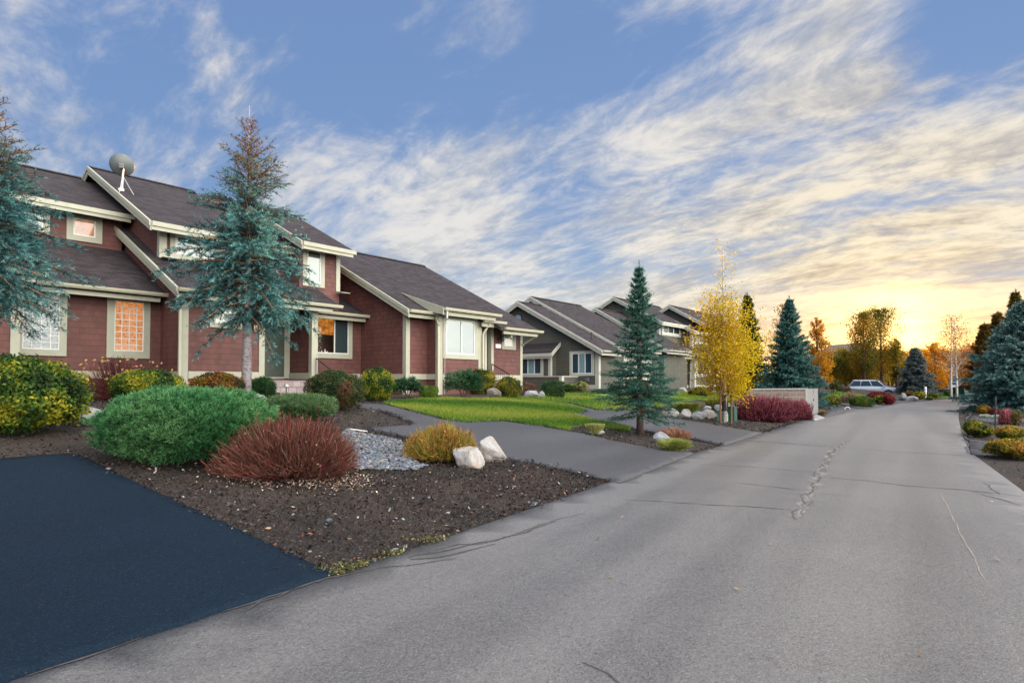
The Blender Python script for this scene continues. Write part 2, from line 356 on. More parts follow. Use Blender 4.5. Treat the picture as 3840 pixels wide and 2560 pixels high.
# ------------------------------------------------------------------ object helpers
def setp(o, label=None, cat=None, group=None, kind=None):
    for k, v in (('label', label), ('category', cat), ('group', group), ('kind', kind)):
        if v: o[k] = v
    return o
def thing(name, label, cat, loc=(0, 0, 0), rz=0.0, group=None):
    o = bpy.data.objects.new(name, None); col.objects.link(o); o.location = loc; o.rotation_euler = (0, 0, rz)
    o.empty_display_size = .2; return setp(o, label, cat, group)
def mk(name, V, Fc, mat, parent=None, colr=None, smooth=False, loc=None):
    V = np.ascontiguousarray(V, dtype=np.float32); Fc = np.ascontiguousarray(Fc, dtype=np.int32); k = Fc.shape[1]
    me = bpy.data.meshes.new(name); me.vertices.add(len(V)); me.vertices.foreach_set('co', V.ravel())
    me.loops.add(Fc.size); me.loops.foreach_set('vertex_index', Fc.ravel()); me.polygons.add(len(Fc))
    me.polygons.foreach_set('loop_start', np.arange(0, Fc.size, k, dtype=np.int32))
    try: me.polygons.foreach_set('loop_total', np.full(len(Fc), k, dtype=np.int32))
    except Exception: pass
    if smooth: me.polygons.foreach_set('use_smooth', np.ones(len(Fc), dtype=bool))
    if colr is not None:
        a = me.attributes.new('Col', 'FLOAT_COLOR', 'POINT')
        c4 = np.ones((len(V), 4), dtype=np.float32); c4[:, :3] = colr; a.data.foreach_set('color', c4.ravel())
    me.update(calc_edges=True); me.materials.append(mat)
    o = bpy.data.objects.new(name, me); col.objects.link(o)
    if parent: o.parent = parent
    if loc is not None: o.location = loc
    return o
class MB:
    def __init__(s): s.v = []; s.f = []
    def add(s, vs, fs): b = len(s.v); s.v += [tuple(map(float, q)) for q in vs]; s.f += [tuple(b+i for i in f) for f in fs]; return s
    def box(s, x0, x1, y0, y1, z0, z1):
        x0, x1 = sorted((x0, x1)); y0, y1 = sorted((y0, y1)); z0, z1 = sorted((z0, z1))
        return s.add([(x0, y0, z0), (x1, y0, z0), (x1, y1, z0), (x0, y1, z0), (x0, y0, z1), (x1, y0, z1), (x1, y1, z1), (x0, y1, z1)],
                     [(0, 3, 2, 1), (4, 5, 6, 7), (0, 1, 5, 4), (1, 2, 6, 5), (2, 3, 7, 6), (3, 0, 4, 7)])
    def prism(s, poly, a0, a1, axis=0):
        n = len(poly)
        def pt(a, p): return (a, p[0], p[1]) if axis == 0 else ((p[0], a, p[1]) if axis == 1 else (p[0], p[1], a))
        return s.add([pt(a0, p) for p in poly]+[pt(a1, p) for p in poly], [tuple(range(n))[::-1], tuple(range(n, 2*n))]+[(i, (i+1) % n, n+(i+1) % n, n+i) for i in range(n)])
    def slab(s, u0, u1, ve, ze, vr, zr, t=.14): return s.prism([(ve, ze), (vr, zr), (vr, zr-t), (ve, ze-t)], u0, u1)
    def tube(s, pts, rad, n=6, cap=True):
        pts = [Vector(p) for p in pts]; rad = rad if hasattr(rad, '__len__') else [rad]*len(pts); b = len(s.v)
        for i, p in enumerate(pts):
            t = (pts[min(i+1, len(pts)-1)]-pts[max(i-1, 0)]).normalized(); a = Vector((0, 0, 1)) if abs(t.z) < .9 else Vector((1, 0, 0))
            x = t.cross(a).normalized(); y = t.cross(x)
            for k in range(n):
                q = 2*math.pi*(k+.5)/n; s.v.append(tuple(p+(x*math.cos(q)+y*math.sin(q))*rad[i]))
        for i in range(len(pts)-1):
            for k in range(n): s.f.append((b+i*n+k, b+i*n+(k+1) % n, b+(i+1)*n+(k+1) % n, b+(i+1)*n+k))
        if cap: s.f.append(tuple(b+k for k in range(n))); s.f.append(tuple(b+(len(pts)-1)*n+k for k in range(n))[::-1])
        return s
    def lathe(s, prof, n=16, c=(0, 0, 0), axis='z'):
        b = len(s.v)
        for r, z in prof:
            for k in range(n):
                q = 2*math.pi*k/n; p = (r*math.cos(q), r*math.sin(q), z)
                if axis == 'y': p = (p[0], p[2], p[1])
                if axis == 'x': p = (p[2], p[0], p[1])
                s.v.append((c[0]+p[0], c[1]+p[1], c[2]+p[2]))
        for i in range(len(prof)-1):
            for k in range(n): s.f.append((b+i*n+k, b+i*n+(k+1) % n, b+(i+1)*n+(k+1) % n, b+(i+1)*n+k))
        s.f.append(tuple(b+k for k in range(n))[::-1]); s.f.append(tuple(b+(len(prof)-1)*n+k for k in range(n))); return s
    def build(s, name, mat, parent=None, bev=0.0, smooth=False, label=None, loc=None):
        me = bpy.data.meshes.new(name); me.from_pydata(s.v, [], s.f)
        bm = bmesh.new(); bm.from_mesh(me); bmesh.ops.recalc_face_normals(bm, faces=bm.faces)
        if bev: bmesh.ops.bevel(bm, geom=[e for e in bm.edges if e.calc_face_angle(0) > .5], offset=bev, segments=2, affect='EDGES', clamp_overlap=True)
        bm.to_mesh(me); bm.free()
        if smooth: me.polygons.foreach_set('use_smooth', np.ones(len(me.polygons), dtype=bool))
        me.materials.append(mat); o = bpy.data.objects.new(name, me); col.objects.link(o)
        if parent: o.parent = parent
        if loc is not None: o.location = loc
        if label: o['label'] = label
        return o
def rot2(P, c, s): return np.stack([P[:, 0]*c-P[:, 1]*s, P[:, 0]*s+P[:, 1]*c], 1)

# ------------------------------------------------------------------ ground sheets
def inpoly(P, poly):
    P = np.asarray(P); x, y = P[:, 0], P[:, 1]; r = np.zeros(len(P), bool); n = len(poly)
    for i in range(n):
        x1, y1 = poly[i]; x2, y2 = poly[(i+1) % n]
        c = ((y1 > y) != (y2 > y)) & (x < (x2-x1)*(y-y1)/((y2-y1) if y2 != y1 else 1e-9)+x1); r ^= c
    return r
def sheet(name, poly, mat, off, step=.35, skirt=.06, ragged=0.0):
    poly = [tuple(map(float, p[:2])) for p in poly]; pts = []
    for i, a in enumerate(poly):
        b = poly[(i+1) % len(poly)]; L = math.dist(a, b); k = max(1, int(math.ceil(L/step)))
        for j in range(k): pts.append((a[0]+(b[0]-a[0])*j/k, a[1]+(b[1]-a[1])*j/k))
    if ragged:
        jr = random.Random(len(pts)); pts = [(x+jr.gauss(0, ragged), y+jr.gauss(0, ragged)) for x, y in pts]
    nb = len(pts); A = np.array(pts); lo, hi = A.min(0), A.max(0)
    X, Y = np.meshgrid(np.arange(lo[0]+step*.5, hi[0], step), np.arange(lo[1]+step*.5, hi[1], step)); I = np.stack([X.ravel(), Y.ravel()], 1)
    I = I[inpoly(I, pts)]
    if len(I):
        keep = np.ones(len(I), bool)
        for i in range(0, len(I), 4000):
            D = np.hypot(I[i:i+4000, None, 0]-A[None, :, 0], I[i:i+4000, None, 1]-A[None, :, 1]).min(1); keep[i:i+4000] = D > step*.35
        I = I[keep]
    allp = pts+[tuple(p) for p in I]
    vs, es, fs, *_ = geometry.delaunay_2d_cdt([Vector(p) for p in allp], [(i, (i+1) % nb) for i in range(nb)], [], 1, 1e-6)
    XY = np.array([(v.x, v.y) for v in vs]); Z = gz(XY)+off
    V = [(x, y, z) for (x, y), z in zip(XY, Z)]; Fs = [tuple(f) for f in fs]
    cnt = {}
    for f in Fs:
        for i in range(len(f)):
            e = (f[i], f[(i+1) % len(f)]); k = (min(e), max(e)); cnt[k] = None if k in cnt else e
    for k, e in cnt.items():
        if e is None: continue
        a, b = e; m = len(V); V += [(V[a][0], V[a][1], V[a][2]-skirt), (V[b][0], V[b][1], V[b][2]-skirt)]; Fs.append((b, a, m, m+1))
    me = bpy.data.meshes.new(name); me.from_pydata(V, [], Fs); me.materials.append(mat)
    me.polygons.foreach_set('use_smooth', np.ones(len(me.polygons), dtype=bool))
    o = bpy.data.objects.new(name, me); col.objects.link(o); o['kind'] = 'structure'; return o
rng = np.random.default_rng(7)
def sn(P, s, seed, k=7):
    r = np.random.default_rng(seed); K = r.normal(size=(k, P.shape[1]))*s; ph = r.uniform(0, 6.28, k)
    return np.sin(P@K.T+ph).sum(1)/math.sqrt(k)*.8
xs = np.concatenate([np.array([-4000, -1500, -600, -250, -120, -70]), np.arange(-45, 62, .45), np.array([66, 72, 80, 95, 120, 180, 400, 1000, 4000])])
ys = np.concatenate([np.array([-600, -200, -80, -40, -20, -10]), np.arange(-5, 72, .45), np.array([76, 82, 90, 105, 140, 220, 500, 1500, 6000])])
X, Y = np.meshgrid(xs, ys); P2 = np.stack([X.ravel(), Y.ravel()], 1); Z = gz(P2)
dl_ = sdist(P2, LEDGE); dr_ = -sdist(P2, REDGE)
Z = Z+np.where((dl_ > .6) | (dr_ > .6), .022*sn(P2, 2.0, 3)*np.clip(np.maximum(dl_, dr_)-.6, 0, 1), 0)-.012
Z[(np.abs(P2[:, 0]) > 300) | (P2[:, 1] > 200)] -= .6
nx = len(xs); ii, jj = np.meshgrid(np.arange(nx-1), np.arange(len(ys)-1)); a = (jj*nx+ii).ravel()
mk('ground', np.column_stack([P2, Z]), np.stack([a, a+1, a+1+nx, a+nx], 1), M['mulch'], smooth=True)['kind'] = 'structure'
road_poly = LEDGE+REDGE[::-1]
sheet('road', road_poly, M['road'], .012, .5)
def gp(l): return [G(*q)[:2] for q in l]
# sealed driveway, bottom left
lm = LEDGE
D1 = gp([Q(770, 1324), Q(700, 1293), Q(560, 1226), Q(420, 1161), Q(350, 1128), Q(265, 1088), Q(215, 1062), Q(185, 1050), Q(165, 1046), Q(90, 1049), Q(0, 1057), (-420, 1748), (-1100, 1790)])
e = np.array(LEDGE[1]); D1 += [tuple(e-dd*6), tuple(e)]; D1 += [tuple(np.array(LEDGE[1])+(np.array(LEDGE[2])-np.array(LEDGE[1]))*k) for k in (.5,)]
sheet('driveway', D1, M['drive_new'], .030, .16, ragged=.010)
PATH = [ZB(200, 172), ZB(240, 168), ZB(345, 172), ZB(480, 207), ZB(600, 237), ZB(700, 263), ZB(800, 273), ZB(900, 271), ZB(1000, 266), ZB(1100, 279), ZB(1250, 301), ZB(1375, 323), ZB(1470, 340), ZB(1600, 371), ZB(1860, 421), ZB(2062, 441)]
D2 = gp(PATH+[ZB(1860, 522), ZB(1645, 606), ZB(1450, 561), ZB(1300, 526), ZB(1170, 496), ZB(1025, 476), ZB(800, 430), ZB(430, 346), ZB(265, 306), ZB(330, 296), ZB(500, 286), ZB(500, 273), ZB(430, 241), ZB(330, 206), ZB(215, 195)])
sheet('driveway', D2, M['drive'], .028, .25, ragged=.014)
D3 = gp([ZC(1060, 1046), ZC(640, 962), ZC(370, 927), ZC(160, 884), ZA(2150, 990), ZA(1880, 912), ZA(1500, 852), ZA(1250, 792), ZA(1100, 762), ZA(1340, 747), ZA(1397, 722), ZA(1370, 697), ZA(1000, 602), ZA(870, 582), ZA(560, 533), ZA(400, 514),
         ZA(470, 512), ZA(700, 541), ZA(870, 570), ZA(1180, 611), ZA(1400, 667), ZA(1560, 704), ZA(1800, 714), ZA(1980, 702), ZC(40, 652), ZC(170, 679), ZC(400, 706), ZC(800, 761), ZC(1160, 826), ZC(1532, 886), ZC(1300, 965)])
sheet('driveway', D3, M['drive'], .026, .3, ragged=.016)
L1 = gp([ZB(338, 171), ZB(420, 160), ZB(520, 150), ZB(700, 141), ZB(880, 146), ZB(1080, 136), ZB(1180, 143), ZA(400, 517), ZA(560, 536), ZA(870, 585), ZA(1000, 605), ZA(1370, 700), ZA(1392, 724), ZA(1340, 744), ZA(1095, 760), ZA(1250, 795), ZA(1500, 856), ZA(1750, 897), ZA(2060, 975),
         ZA(2040, 1010), ZA(1850, 985), ZA(1600, 965), ZA(1350, 935), ZA(1200, 948), ZA(1155, 1022), ZB(1375, 320), ZB(1250, 298), ZB(1100, 276), ZB(1000, 263), ZB(900, 268), ZB(800, 270), ZB(700, 260), ZB(600, 234), ZB(480, 204)])
sheet('lawn', L1, M['turf'], .045, .25, ragged=.03)
L2 = gp([ZA(560, 515), ZA(700, 538), ZA(870, 566), ZA(1180, 607), ZA(1400, 663), ZA(1560, 700), ZA(1800, 709), ZA(1980, 698), ZC(250, 560), ZC(430, 505), ZC(700, 470), ZC(960, 500), ZC(1150, 505), ZC(1380, 420), ZC(1300, 395), ZC(1000, 390), ZC(760, 385), ZC(500, 372), ZC(330, 395), ZA(1600, 458), ZA(1080, 465), ZA(640, 500)])
sheet('lawn', L2, M['turf'], .045, .5)
L3 = gp([ZD(165, 560), ZD(420, 508), ZD(560, 520), ZD(800, 560), ZD(860, 590), ZD(700, 620), ZD(520, 622), ZD(430, 600), ZD(300, 640), ZD(180, 620)])
sheet('lawn', L3, M['turf'], .03, .6)
L4 = gp([ZD(1870, 598), ZD(2060, 602), ZD(2240, 598), ZD(2500, 592), ZD(2500, 572), ZD(2180, 572), ZD(1870, 566)])
sheet('lawn', L4, M['turf'], .03, .8)
for pl in ([ZE(355, 948), ZE(335, 745), ZE(500, 765), ZE(700, 790), ZE(1100, 830), ZE(1500, 900), ZE(1500, 1010), ZE(1100, 1000), ZE(680, 978)],
           [ZE(590, 560), ZE(640, 650), ZE(690, 640), ZE(1000, 660), ZE(1400, 690), ZE(1400, 600), ZE(900, 560)],
           [ZE(330, 480), ZE(380, 430), ZE(480, 450), ZE(780, 455), ZE(1100, 470), ZE(1300, 520), ZE(820, 515), ZE(560, 512)]):
    sheet('driveway', gp(pl), M['drive'], .024, .4)
for pl in ([ZC(2300, 700), ZD(230, 780), ZD(420, 720), ZD(600, 745), ZD(860, 760), ZD(480, 800), ZD(300, 850), ZD(200, 880)], [ZD(430, 690), ZD(420, 620), ZD(560, 650), ZD(880, 690), ZD(1180, 720), ZD(900, 760), ZD(640, 735)],
           [ZD(1200, 690), ZD(1230, 640), ZD(1700, 640), ZD(1900, 640), ZD(1600, 655)]):
    sheet('driveway', gp(pl), M['drive'], .022, .5)

# cracks, tar seams and a chalky scratch on the road
def strip(mb, pts, wd, z, jit=.02, seed=0):
    r = random.Random(seed); W = [G(*p)[:2] for p in pts]; out = []
    for a, b in zip(W[:-1], W[1:]):
        k = max(1, int(math.dist(a, b)/.12))
        for j in range(k): out.append((a[0]+(b[0]-a[0])*j/k, a[1]+(b[1]-a[1])*j/k))
    out.append(tuple(W[-1])); n = len(out); V = []; ph = r.uniform(0, 9)
    for i, p in enumerate(out):
        q0 = out[max(i-1, 0)]; q1 = out[min(i+1, n-1)]; t = Vector((q1[0]-q0[0], q1[1]-q0[1])).normalized(); nn = Vector((-t.y, t.x))
        o = r.gauss(0, jit)+jit*1.5*math.sin(i*.7+ph); ww = wd*.75*(.3+.8*r.random())*(.35+.65*min(1, i/3, (n-1-i)/3+.2))
        for s in (-1, 1):
            x, y = p[0]+nn.x*(o+s*ww/2), p[1]+nn.y*(o+s*ww/2); V.append((x, y, gz1(x, y)+z))
    mb.add(V, [(2*i, 2*i+1, 2*i+3, 2*i+2) for i in range(n-1)])
mb = MB()
for i, (pts, wd) in enumerate([
    ([ZR(1418, 72), ZR(1345, 115), ZR(1300, 160), ZR(1275, 205), ZR(1228, 255), ZR(1238, 285), ZR(1212, 335), ZR(1170, 385), ZR(1150, 435), ZR(1120, 465), ZR(1105, 502)], .026),
    ([ZR(1400, 90), ZR(1320, 140), ZR(1290, 215), ZR(1255, 270), ZR(1218, 345), ZR(1200, 400), ZR(1180, 450), ZR(1165, 485)], .018),
    ([ZR(610, 203), ZR(870, 218), ZR(1110, 238), ZR(1230, 252)], .045), ([ZR(1250, 272), ZR(1500, 293), ZR(1720, 322), ZR(2050, 345), ZR(2350, 380)], .04),
    ([ZR(755, 298), ZR(950, 320), ZR(1200, 352)], .032), ([ZR(200, 395), ZR(480, 412), ZR(730, 428), ZR(950, 440), ZR(1135, 458)], .036),
    ([ZR(1015, 400), ZR(1150, 402), ZR(1300, 410)], .02), ([ZR(1040, 365), ZR(1240, 362), ZR(1430, 378)], .02), ([ZR(850, 78), ZR(1060, 92), ZR(1350, 110)], .06),
    ([ZR(1440, 120), ZR(1700, 140), ZR(2060, 157)], .05), ([ZR(2060, 345), ZR(2110, 365), ZR(2250, 405), ZR(2350, 430)], .03), ([ZR(2100, 350), ZR(2200, 372), ZR(2350, 395)], .03), ([ZR(2150, 300), ZR(2170, 340), ZR(2240, 370)], .03),
    ([ZC(1120, 1050), ZC(1290, 1068)], .05), ([ZC(1250, 985), ZC(1560, 993), ZC(1800, 1018), ZC(2050, 1022)], .06), ([ZC(1400, 960), ZC(1530, 938), ZC(1660, 948)], .05),
    ([Q(60, 1556), Q(300, 1476), Q(520, 1404), Q(690, 1349), Q(768, 1326)], .06), ([ZB(2060, 447), ZB(1880, 512), ZB(1760, 567), ZB(1652, 610)], .13), ([ZC(1060, 1050), ZC(1250, 985), ZC(1400, 940), ZC(1528, 892)], .16),
    ([ZB(1465, 776), ZB(1330, 800), ZB(1180, 855), ZB(1040, 905)], .035), ([ZB(1300, 820), ZB(1150, 880), ZB(960, 925), ZB(760, 950), ZB(640, 985)], .045),
    ([ZB(1040, 905), ZB(900, 940), ZB(700, 985), ZB(480, 1010)], .05), ([ZB(960, 945), ZB(720, 1010), ZB(500, 1030)], .05), ([ZB(740, 1020), ZB(560, 1060), ZB(300, 1085)], .05), ([ZB(300, 1085), ZB(0, 1140), ZB(-400, 1310)], .06),
    ([ZE(250, 740), ZE(330, 800), ZE(300, 870), ZE(350, 945)], .10), ([ZE(230, 600), ZE(260, 700), ZE(350, 760)], .08), ([ZE(370, 330), ZE(440, 322)], .2), ([ZE(380, 370), ZE(320, 440), ZE(290, 480)], .15),
    ([ZR(0, 1270), ZR(110, 1340), ZR(190, 1400)], .04), ([ZR(195, 845), ZR(225, 858)], .03)]):
    strip(mb, pts, wd, .0165, .012 if wd > .03 else .02, i)
mb.build('road_cracks', M['crack'])['kind'] = 'structure'
mb = MB(); strip(mb, [ZR(1415, 76), ZR(1340, 118), ZR(1296, 165), ZR(1268, 225), ZR(1235, 275), ZR(1212, 345), ZR(1180, 400), ZR(1160, 450), ZR(1120, 495)], .15, .0145, .03, 5)
mb.build('road_patches', M['patch'])['kind'] = 'structure'
mb = MB(); strip(mb, [ZR(1898, 355), ZR(1940, 430), ZR(1985, 530), ZR(2040, 640), ZR(2095, 735), ZR(2140, 830)], .011, .0165, .004, 6)
mb.build('road_scratches', M['scratch'])['kind'] = 'structure'

# ------------------------------------------------------------------ houses (local axes: x along the street, y away from it)
HROT = R(50.3); HO = (-13.4, 17.2)
EU = np.array([math.cos(HROT), math.sin(HROT)]); EV = np.array([-math.sin(HROT), math.cos(HROT)])
def hw(u, v): return np.array(HO)+EU*u+EV*v
def fb(mb, ax, pl, a0, a1, d0, d1, z0, z1):      # a box on a facade: a along it, d outwards
    if ax == 'v': mb.box(a0, a1, pl-d0, pl-d1, z0, z1)
    else: mb.box(pl-d0, pl-d1, a0, a1, z0, z1)
def window(H, ax, pl, a0, a1, z0, z1, g0, g1, gz0, gz1_, panes, trim='trim', label=None, head=True, bar=.045, grid=None, trim_d=.045):
    """casing a0..a1 x z0..z1 round glass g0..g1 x gz0..gz1; panes = list of (fraction, material)"""
    a0, a1 = sorted((a0, a1)); g0, g1 = sorted((g0, g1))
    mb = MB(); fb(mb, ax, pl, a0, g0, 0, trim_d, z0, z1); fb(mb, ax, pl, g1, a1, 0, trim_d, z0, z1)
    fb(mb, ax, pl, g0, g1, 0, trim_d+.003, z0, gz0)
    if head: fb(mb, ax, pl, g0, g1, 0, trim_d+.003, gz1_, z1)
    w = mb.build('window', M[trim], H, label=label)
    fr = MB(); b = bar
    fb(fr, ax, pl, g0, g0+b, 0, .03, gz0, gz1_); fb(fr, ax, pl, g1-b, g1, 0, .03, gz0, gz1_)
    fb(fr, ax, pl, g0+b, g1-b, 0, .032, gz0, gz0+b); fb(fr, ax, pl, g0+b, g1-b, 0, .032, gz1_-b, gz1_)
    cuts = [0]+[p[0] for p in panes]; W = g1-g0
    for c in cuts[1:-1]: fb(fr, ax, pl, g0+W*c-b*.6, g0+W*c+b*.6, 0, .034, gz0+b, gz1_-b)
    if grid:
        nc, nr = grid
        for i in range(1, nc): x = g0+W*i/nc; fb(fr, ax, pl, x-.011, x+.011, 0, .027, gz0+b, gz1_-b)
        for j in range(1, nr): z = gz0+(gz1_-gz0)*j/nr; fb(fr, ax, pl, g0+b, g1-b, 0, .025, z-.011, z+.011)
    fr.build('frame', M['vinyl'], w)
    for i, p in enumerate(panes):
        if p[1] is None: continue
        mb = MB(); fb(mb, ax, pl, g0+W*cuts[i]+b*.5, g0+W*cuts[i+1]-b*.5, -.02, .012, gz0+b*.5, gz1_-b*.5); mb.build('pane', M[p[1]], w)
    return w
def gutter(H, u0, u1, ve, ze, mat='gutter', fascia='trim', fl=0.0, fr=.25):
    MB().prism([(ve-.13, ze+.012), (ve+.01, ze+.012), (ve+.01, ze-.10), (ve-.085, ze-.10), (ve-.115, ze-.05)], u0, u1).build('gutter', M[mat], H)
    MB().box(u0+fl, u1-fr, ve+.045, ve+.10, ze-.27, ze-.075).build('fascia', M[fascia], H)
def eave(H, u0, u1, ve, ze, fascia='trim'):
    mb = MB(); mb.box(u0, u1, ve-.07, ve+.01, ze-.135, ze+.015); mb.box(u0, u1-.12, ve-.025, ve+.05, ze-.26, ze-.137); mb.build('fascia', M[fascia], H)
def barge(H, u, ve, ze, vr, zr, back=None, trim='trim', side=-1):
    mb = MB(); s = side
    def strip_(va, za, vb, zb):
        mb.prism([(va, za+.02), (vb, zb+.02), (vb, zb-.13), (va, za-.13)], u+s*.075, u)
        mb.prism([(va, za-.132), (vb, zb-.132), (vb, zb-.29), (va, za-.29)], u+s*.04, u+.001)
    strip_(ve, ze, vr, zr)
    if back: strip_(vr+.001, zr, back[0], back[1])
    mb.build('barge_board', M[trim], H)
def roof(H, slabs, label=None):
    mb = MB()
    for s in slabs: mb.slab(*s)
    return mb.build('roof', M['roof'], H, label=label)
def ridgecap(H, u0, u1, v, z):
    MB().prism([(v-.16, z-.05), (v, z+.045), (v+.16, z-.05)], u0, u1).build('ridge_cap', M['roof'], H)
def wallp(H, mat, polys, label=None):
    mb = MB()
    for p in polys: mb.prism(*p)
    return mb.build('wall', M[mat], H, label=label)
def gp_(u0, u1, v0, v1, ve, ze, zb=.9, sl=.5, t=.12): return ([(v0, zb), (v1, zb), (v1, ze+sl*(v1-ve)-t), (v0, ze+sl*(v0-ve)-t)], u0, u1)
def cboard(H, u0, u1, v, z0, z1, trim='trim', depth=.17, right=False):
    mb = MB()
    if right: mb.box(u0, u1+.03, v-.03, v+depth, z0, z1)
    else: mb.box(u0-.03, u1, v-.03, v+depth, z0, z1)
    mb.build('corner_board', M[trim], H)
def belt(H, segs, trim='trim'):
    for s in segs: MB().box(*s).build('belt_trim', M[trim], H)
def downspout(H, pts, mat='gutter'):
    mb = MB(); mb.tube(pts, .052, 4); mb.build('downspout', M[mat], H)
def stepf(u0, u1, v0, v1, ve, ze, sl=.5): return (u0, u1, v0, ze+sl*(v0-ve), v1, ze+sl*(v1-ve))

H = thing('townhouse_row', 'red-brown shingled townhouse row with cream trim behind the round shrubs', 'house', (*HO, 0), HROT)
# walls
wallp(H, 'redwall', [gp_(-.8, 3.3, 0, 3.5, -.5, 4.4)])
wallp(H, 'redwall', [gp_(-9.5, -.78, -.9, 3.4, -1.5, 4.5)])
wallp(H, 'redwall', [([(3.3, 5.8), (3.3, 7.66), (7.05, 9.53), (10.8, 7.66), (10.8, 5.8)], -9.4, 2.9)])
wallp(H, 'redwall', [gp_(3.03, 5.65, -1.7, 3.4, -2.2, 4.4)])
wallp(H, 'redwall', [gp_(5.6, 7.6, -.15, 3.3, -2.2, 4.4)])
wallp(H, 'redwall', [gp_(7.5, 7.72, -1.7, .6, -2.2, 4.4)])
wallp(H, 'redwall', [([(.4, 4.9), (.4, 6.90), (6.3, 9.84), (12, 7.0), (12, 4.9)], 3.12, 7.7)])
wallp(H, 'redwall', [([(-.6, 4.36), (-.6, 6.97), (3.2, 8.87), (7, 6.97), (7, 4.36)], 7.62, 9.37)])
wallp(H, 'redwall', [gp_(9.3, 10.8, 1.25, 3.4, -3.75, 4.33, 4.5)])
wallp(H, 'redwall', [([(-3.2, .9), (-3.2, 4.48), (3.5, 7.82), (10, 4.57), (10, .9)], 10.66, 17.38)])
wallp(H, 'redwall', [([(-3.9, .9), (-3.1, .9), (-3.1, 4.62), (-3.9, 4.50)], 11.75, 14.19)])
for q in ((14.1, 14.72, -3.72, -3.0, .9, 4.18), (15.2, 17.36, -3.6, -3.0, .9, 4.26)): MB().box(*q).build('wall', M['redwall'], H)
# kitchen wall with its opening, and the lit room behind it
mb = MB(); mb.box(7.7, 8.52, -.3, -.15, .9, 4.46); mb.box(10.03, 10.75, -.3, -.15, .9, 4.46); mb.box(8.52, 10.03, -.3, -.15, .9, 2.72); mb.box(8.52, 10.03, -.3, -.15, 4.15, 4.46); mb.build('wall', M['redwall'], H)
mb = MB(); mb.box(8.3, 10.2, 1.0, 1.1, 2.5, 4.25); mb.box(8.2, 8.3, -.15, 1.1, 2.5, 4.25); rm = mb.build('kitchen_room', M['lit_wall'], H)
mb = MB(); mb.box(8.7, 10.3, .45, .98, 2.5, 3.2); mb.box(9.1, 10.3, .6, .98, 3.2, 3.55); mb.box(10.2, 10.3, -.15, 1.1, 2.5, 4.25); mb.box(8.2, 10.3, -.15, 1.1, 2.4, 2.5); mb.build('cupboard', M['brown_cab'], rm)
for x, h in ((8.62, .16), (8.72, .2), (8.95, .13), (9.1, .2), (9.2, .12)): MB().lathe([(.03, 2.72), (.03, 2.72+h*.6), (.012, 2.72+h*.75), (.012, 2.72+h)], 8, (x, -.06, 0)).build('bottle', M['white'], rm)
# concrete footings
for q in ((-9.4, 3.1, -.03, .2, .85, 1.17), (-9.4, -.8, -.93, -.5, .85, 1.17), (10.7, 14.0, -3.23, -3.0, .8, 1.1)): MB().box(*q).build('footing', M['concrete'], H)
# roofs
roof(H, [(-9.4, 3.04, -.5, 4.4, 3.4, 6.35)])
roof(H, [stepf(-9.4, -.33, -1.5, .2, -1.5, 4.5)+(.14,)])
roof(H, [(-9.5, 3.10, 2.7, 7.5, 7.05, 9.675), (-9.5, 3.10, 11.4, 7.5, 7.05, 9.675)]); ridgecap(H, -9.5, 2.75, 7.05, 9.69)
roof(H, [stepf(2.72, 3.13, -2.2, 3.45, -2.2, 4.4), stepf(3.13, 7.62, -2.2, .5, -2.2, 4.4), stepf(7.62, 8.37, -2.2, -.5, -2.2, 4.4)])
roof(H, [stepf(2.65, 6.5, -.2, 6.3, -.2, 6.73), stepf(6.5, 8.1, -.2, 4.9, -.2, 6.73), (2.65, 6.5, 12.6, 6.83, 6.3, 9.98), (6.5, 8.1, 10.0, 6.83, 4.9, 9.28)])
ridgecap(H, 2.65, 6.5, 6.3, 9.99)
roof(H, [stepf(7.40, 9.72, -1.2, 3.2, -1.2, 6.79), (7.40, 9.72, 7.6, 6.79, 3.2, 8.99)]); ridgecap(H, 7.4, 9.72, 3.2, 9.0)
roof(H, [stepf(7.95, 9.38, -.8, -.55, -.8, 4.33), stepf(9.38, 10.70, -.8, 1.3, -.8, 4.33)])
roof(H, [stepf(10.35, 14.75, -3.75, 3.5, -3.75, 4.33), stepf(14.75, 17.65, -4.55, 3.5, -3.75, 4.33), stepf(9.2, 10.35, 1.2, 3.5, -3.75, 4.33), (9.2, 17.65, 10.5, 4.45, 3.5, 7.955)])
ridgecap(H, 9.5, 17.6, 3.5, 7.97)
roof(H, [(11.5, 14.80, -4.45, 4.455, -1.9, 5.275, .12)])
roof(H, [(13.95, 15.44, -4.2, 4.20, -3.1, 4.665, .10)])
# eaves
gutter(H, -.35, 3.10, -.5, 4.40); gutter(H, -9.4, -.30, -1.5, 4.50)
eave(H, -9.5, 3.10, 2.7, 7.5); eave(H, 2.65, 8.1, -.2, 6.73); eave(H, 7.4, 9.72, -1.2, 6.79)
gutter(H, 2.70, 8.40, -2.2, 4.40, fr=.35); gutter(H, 7.95, 10.86, -.8, 4.33, fr=.3)
gutter(H, 10.35, 11.75, -3.75, 4.33, fr=.05); gutter(H, 11.48, 14.83, -4.45, 4.455, fr=.25); gutter(H, 14.0, 15.45, -4.2, 4.20); gutter(H, 15.0, 17.68, -4.55, 3.93, fr=.3)
barge(H, 2.72, -2.2, 4.40, 3.45, 7.225); barge(H, 2.65, -.2, 6.73, 6.3, 9.98, (12.6, 6.83)); barge(H, 10.35, -3.75, 4.33, 1.22, 6.815); barge(H, 7.4, -1.2, 6.79, 3.2, 8.99)
MB().prism([(-4.45, 4.47), (-1.95, 5.27), (-3.6, 4.42), (-3.75, 4.34), (-4.45, 4.20)], 11.44, 11.5).build('barge_board', M['trim'], H)
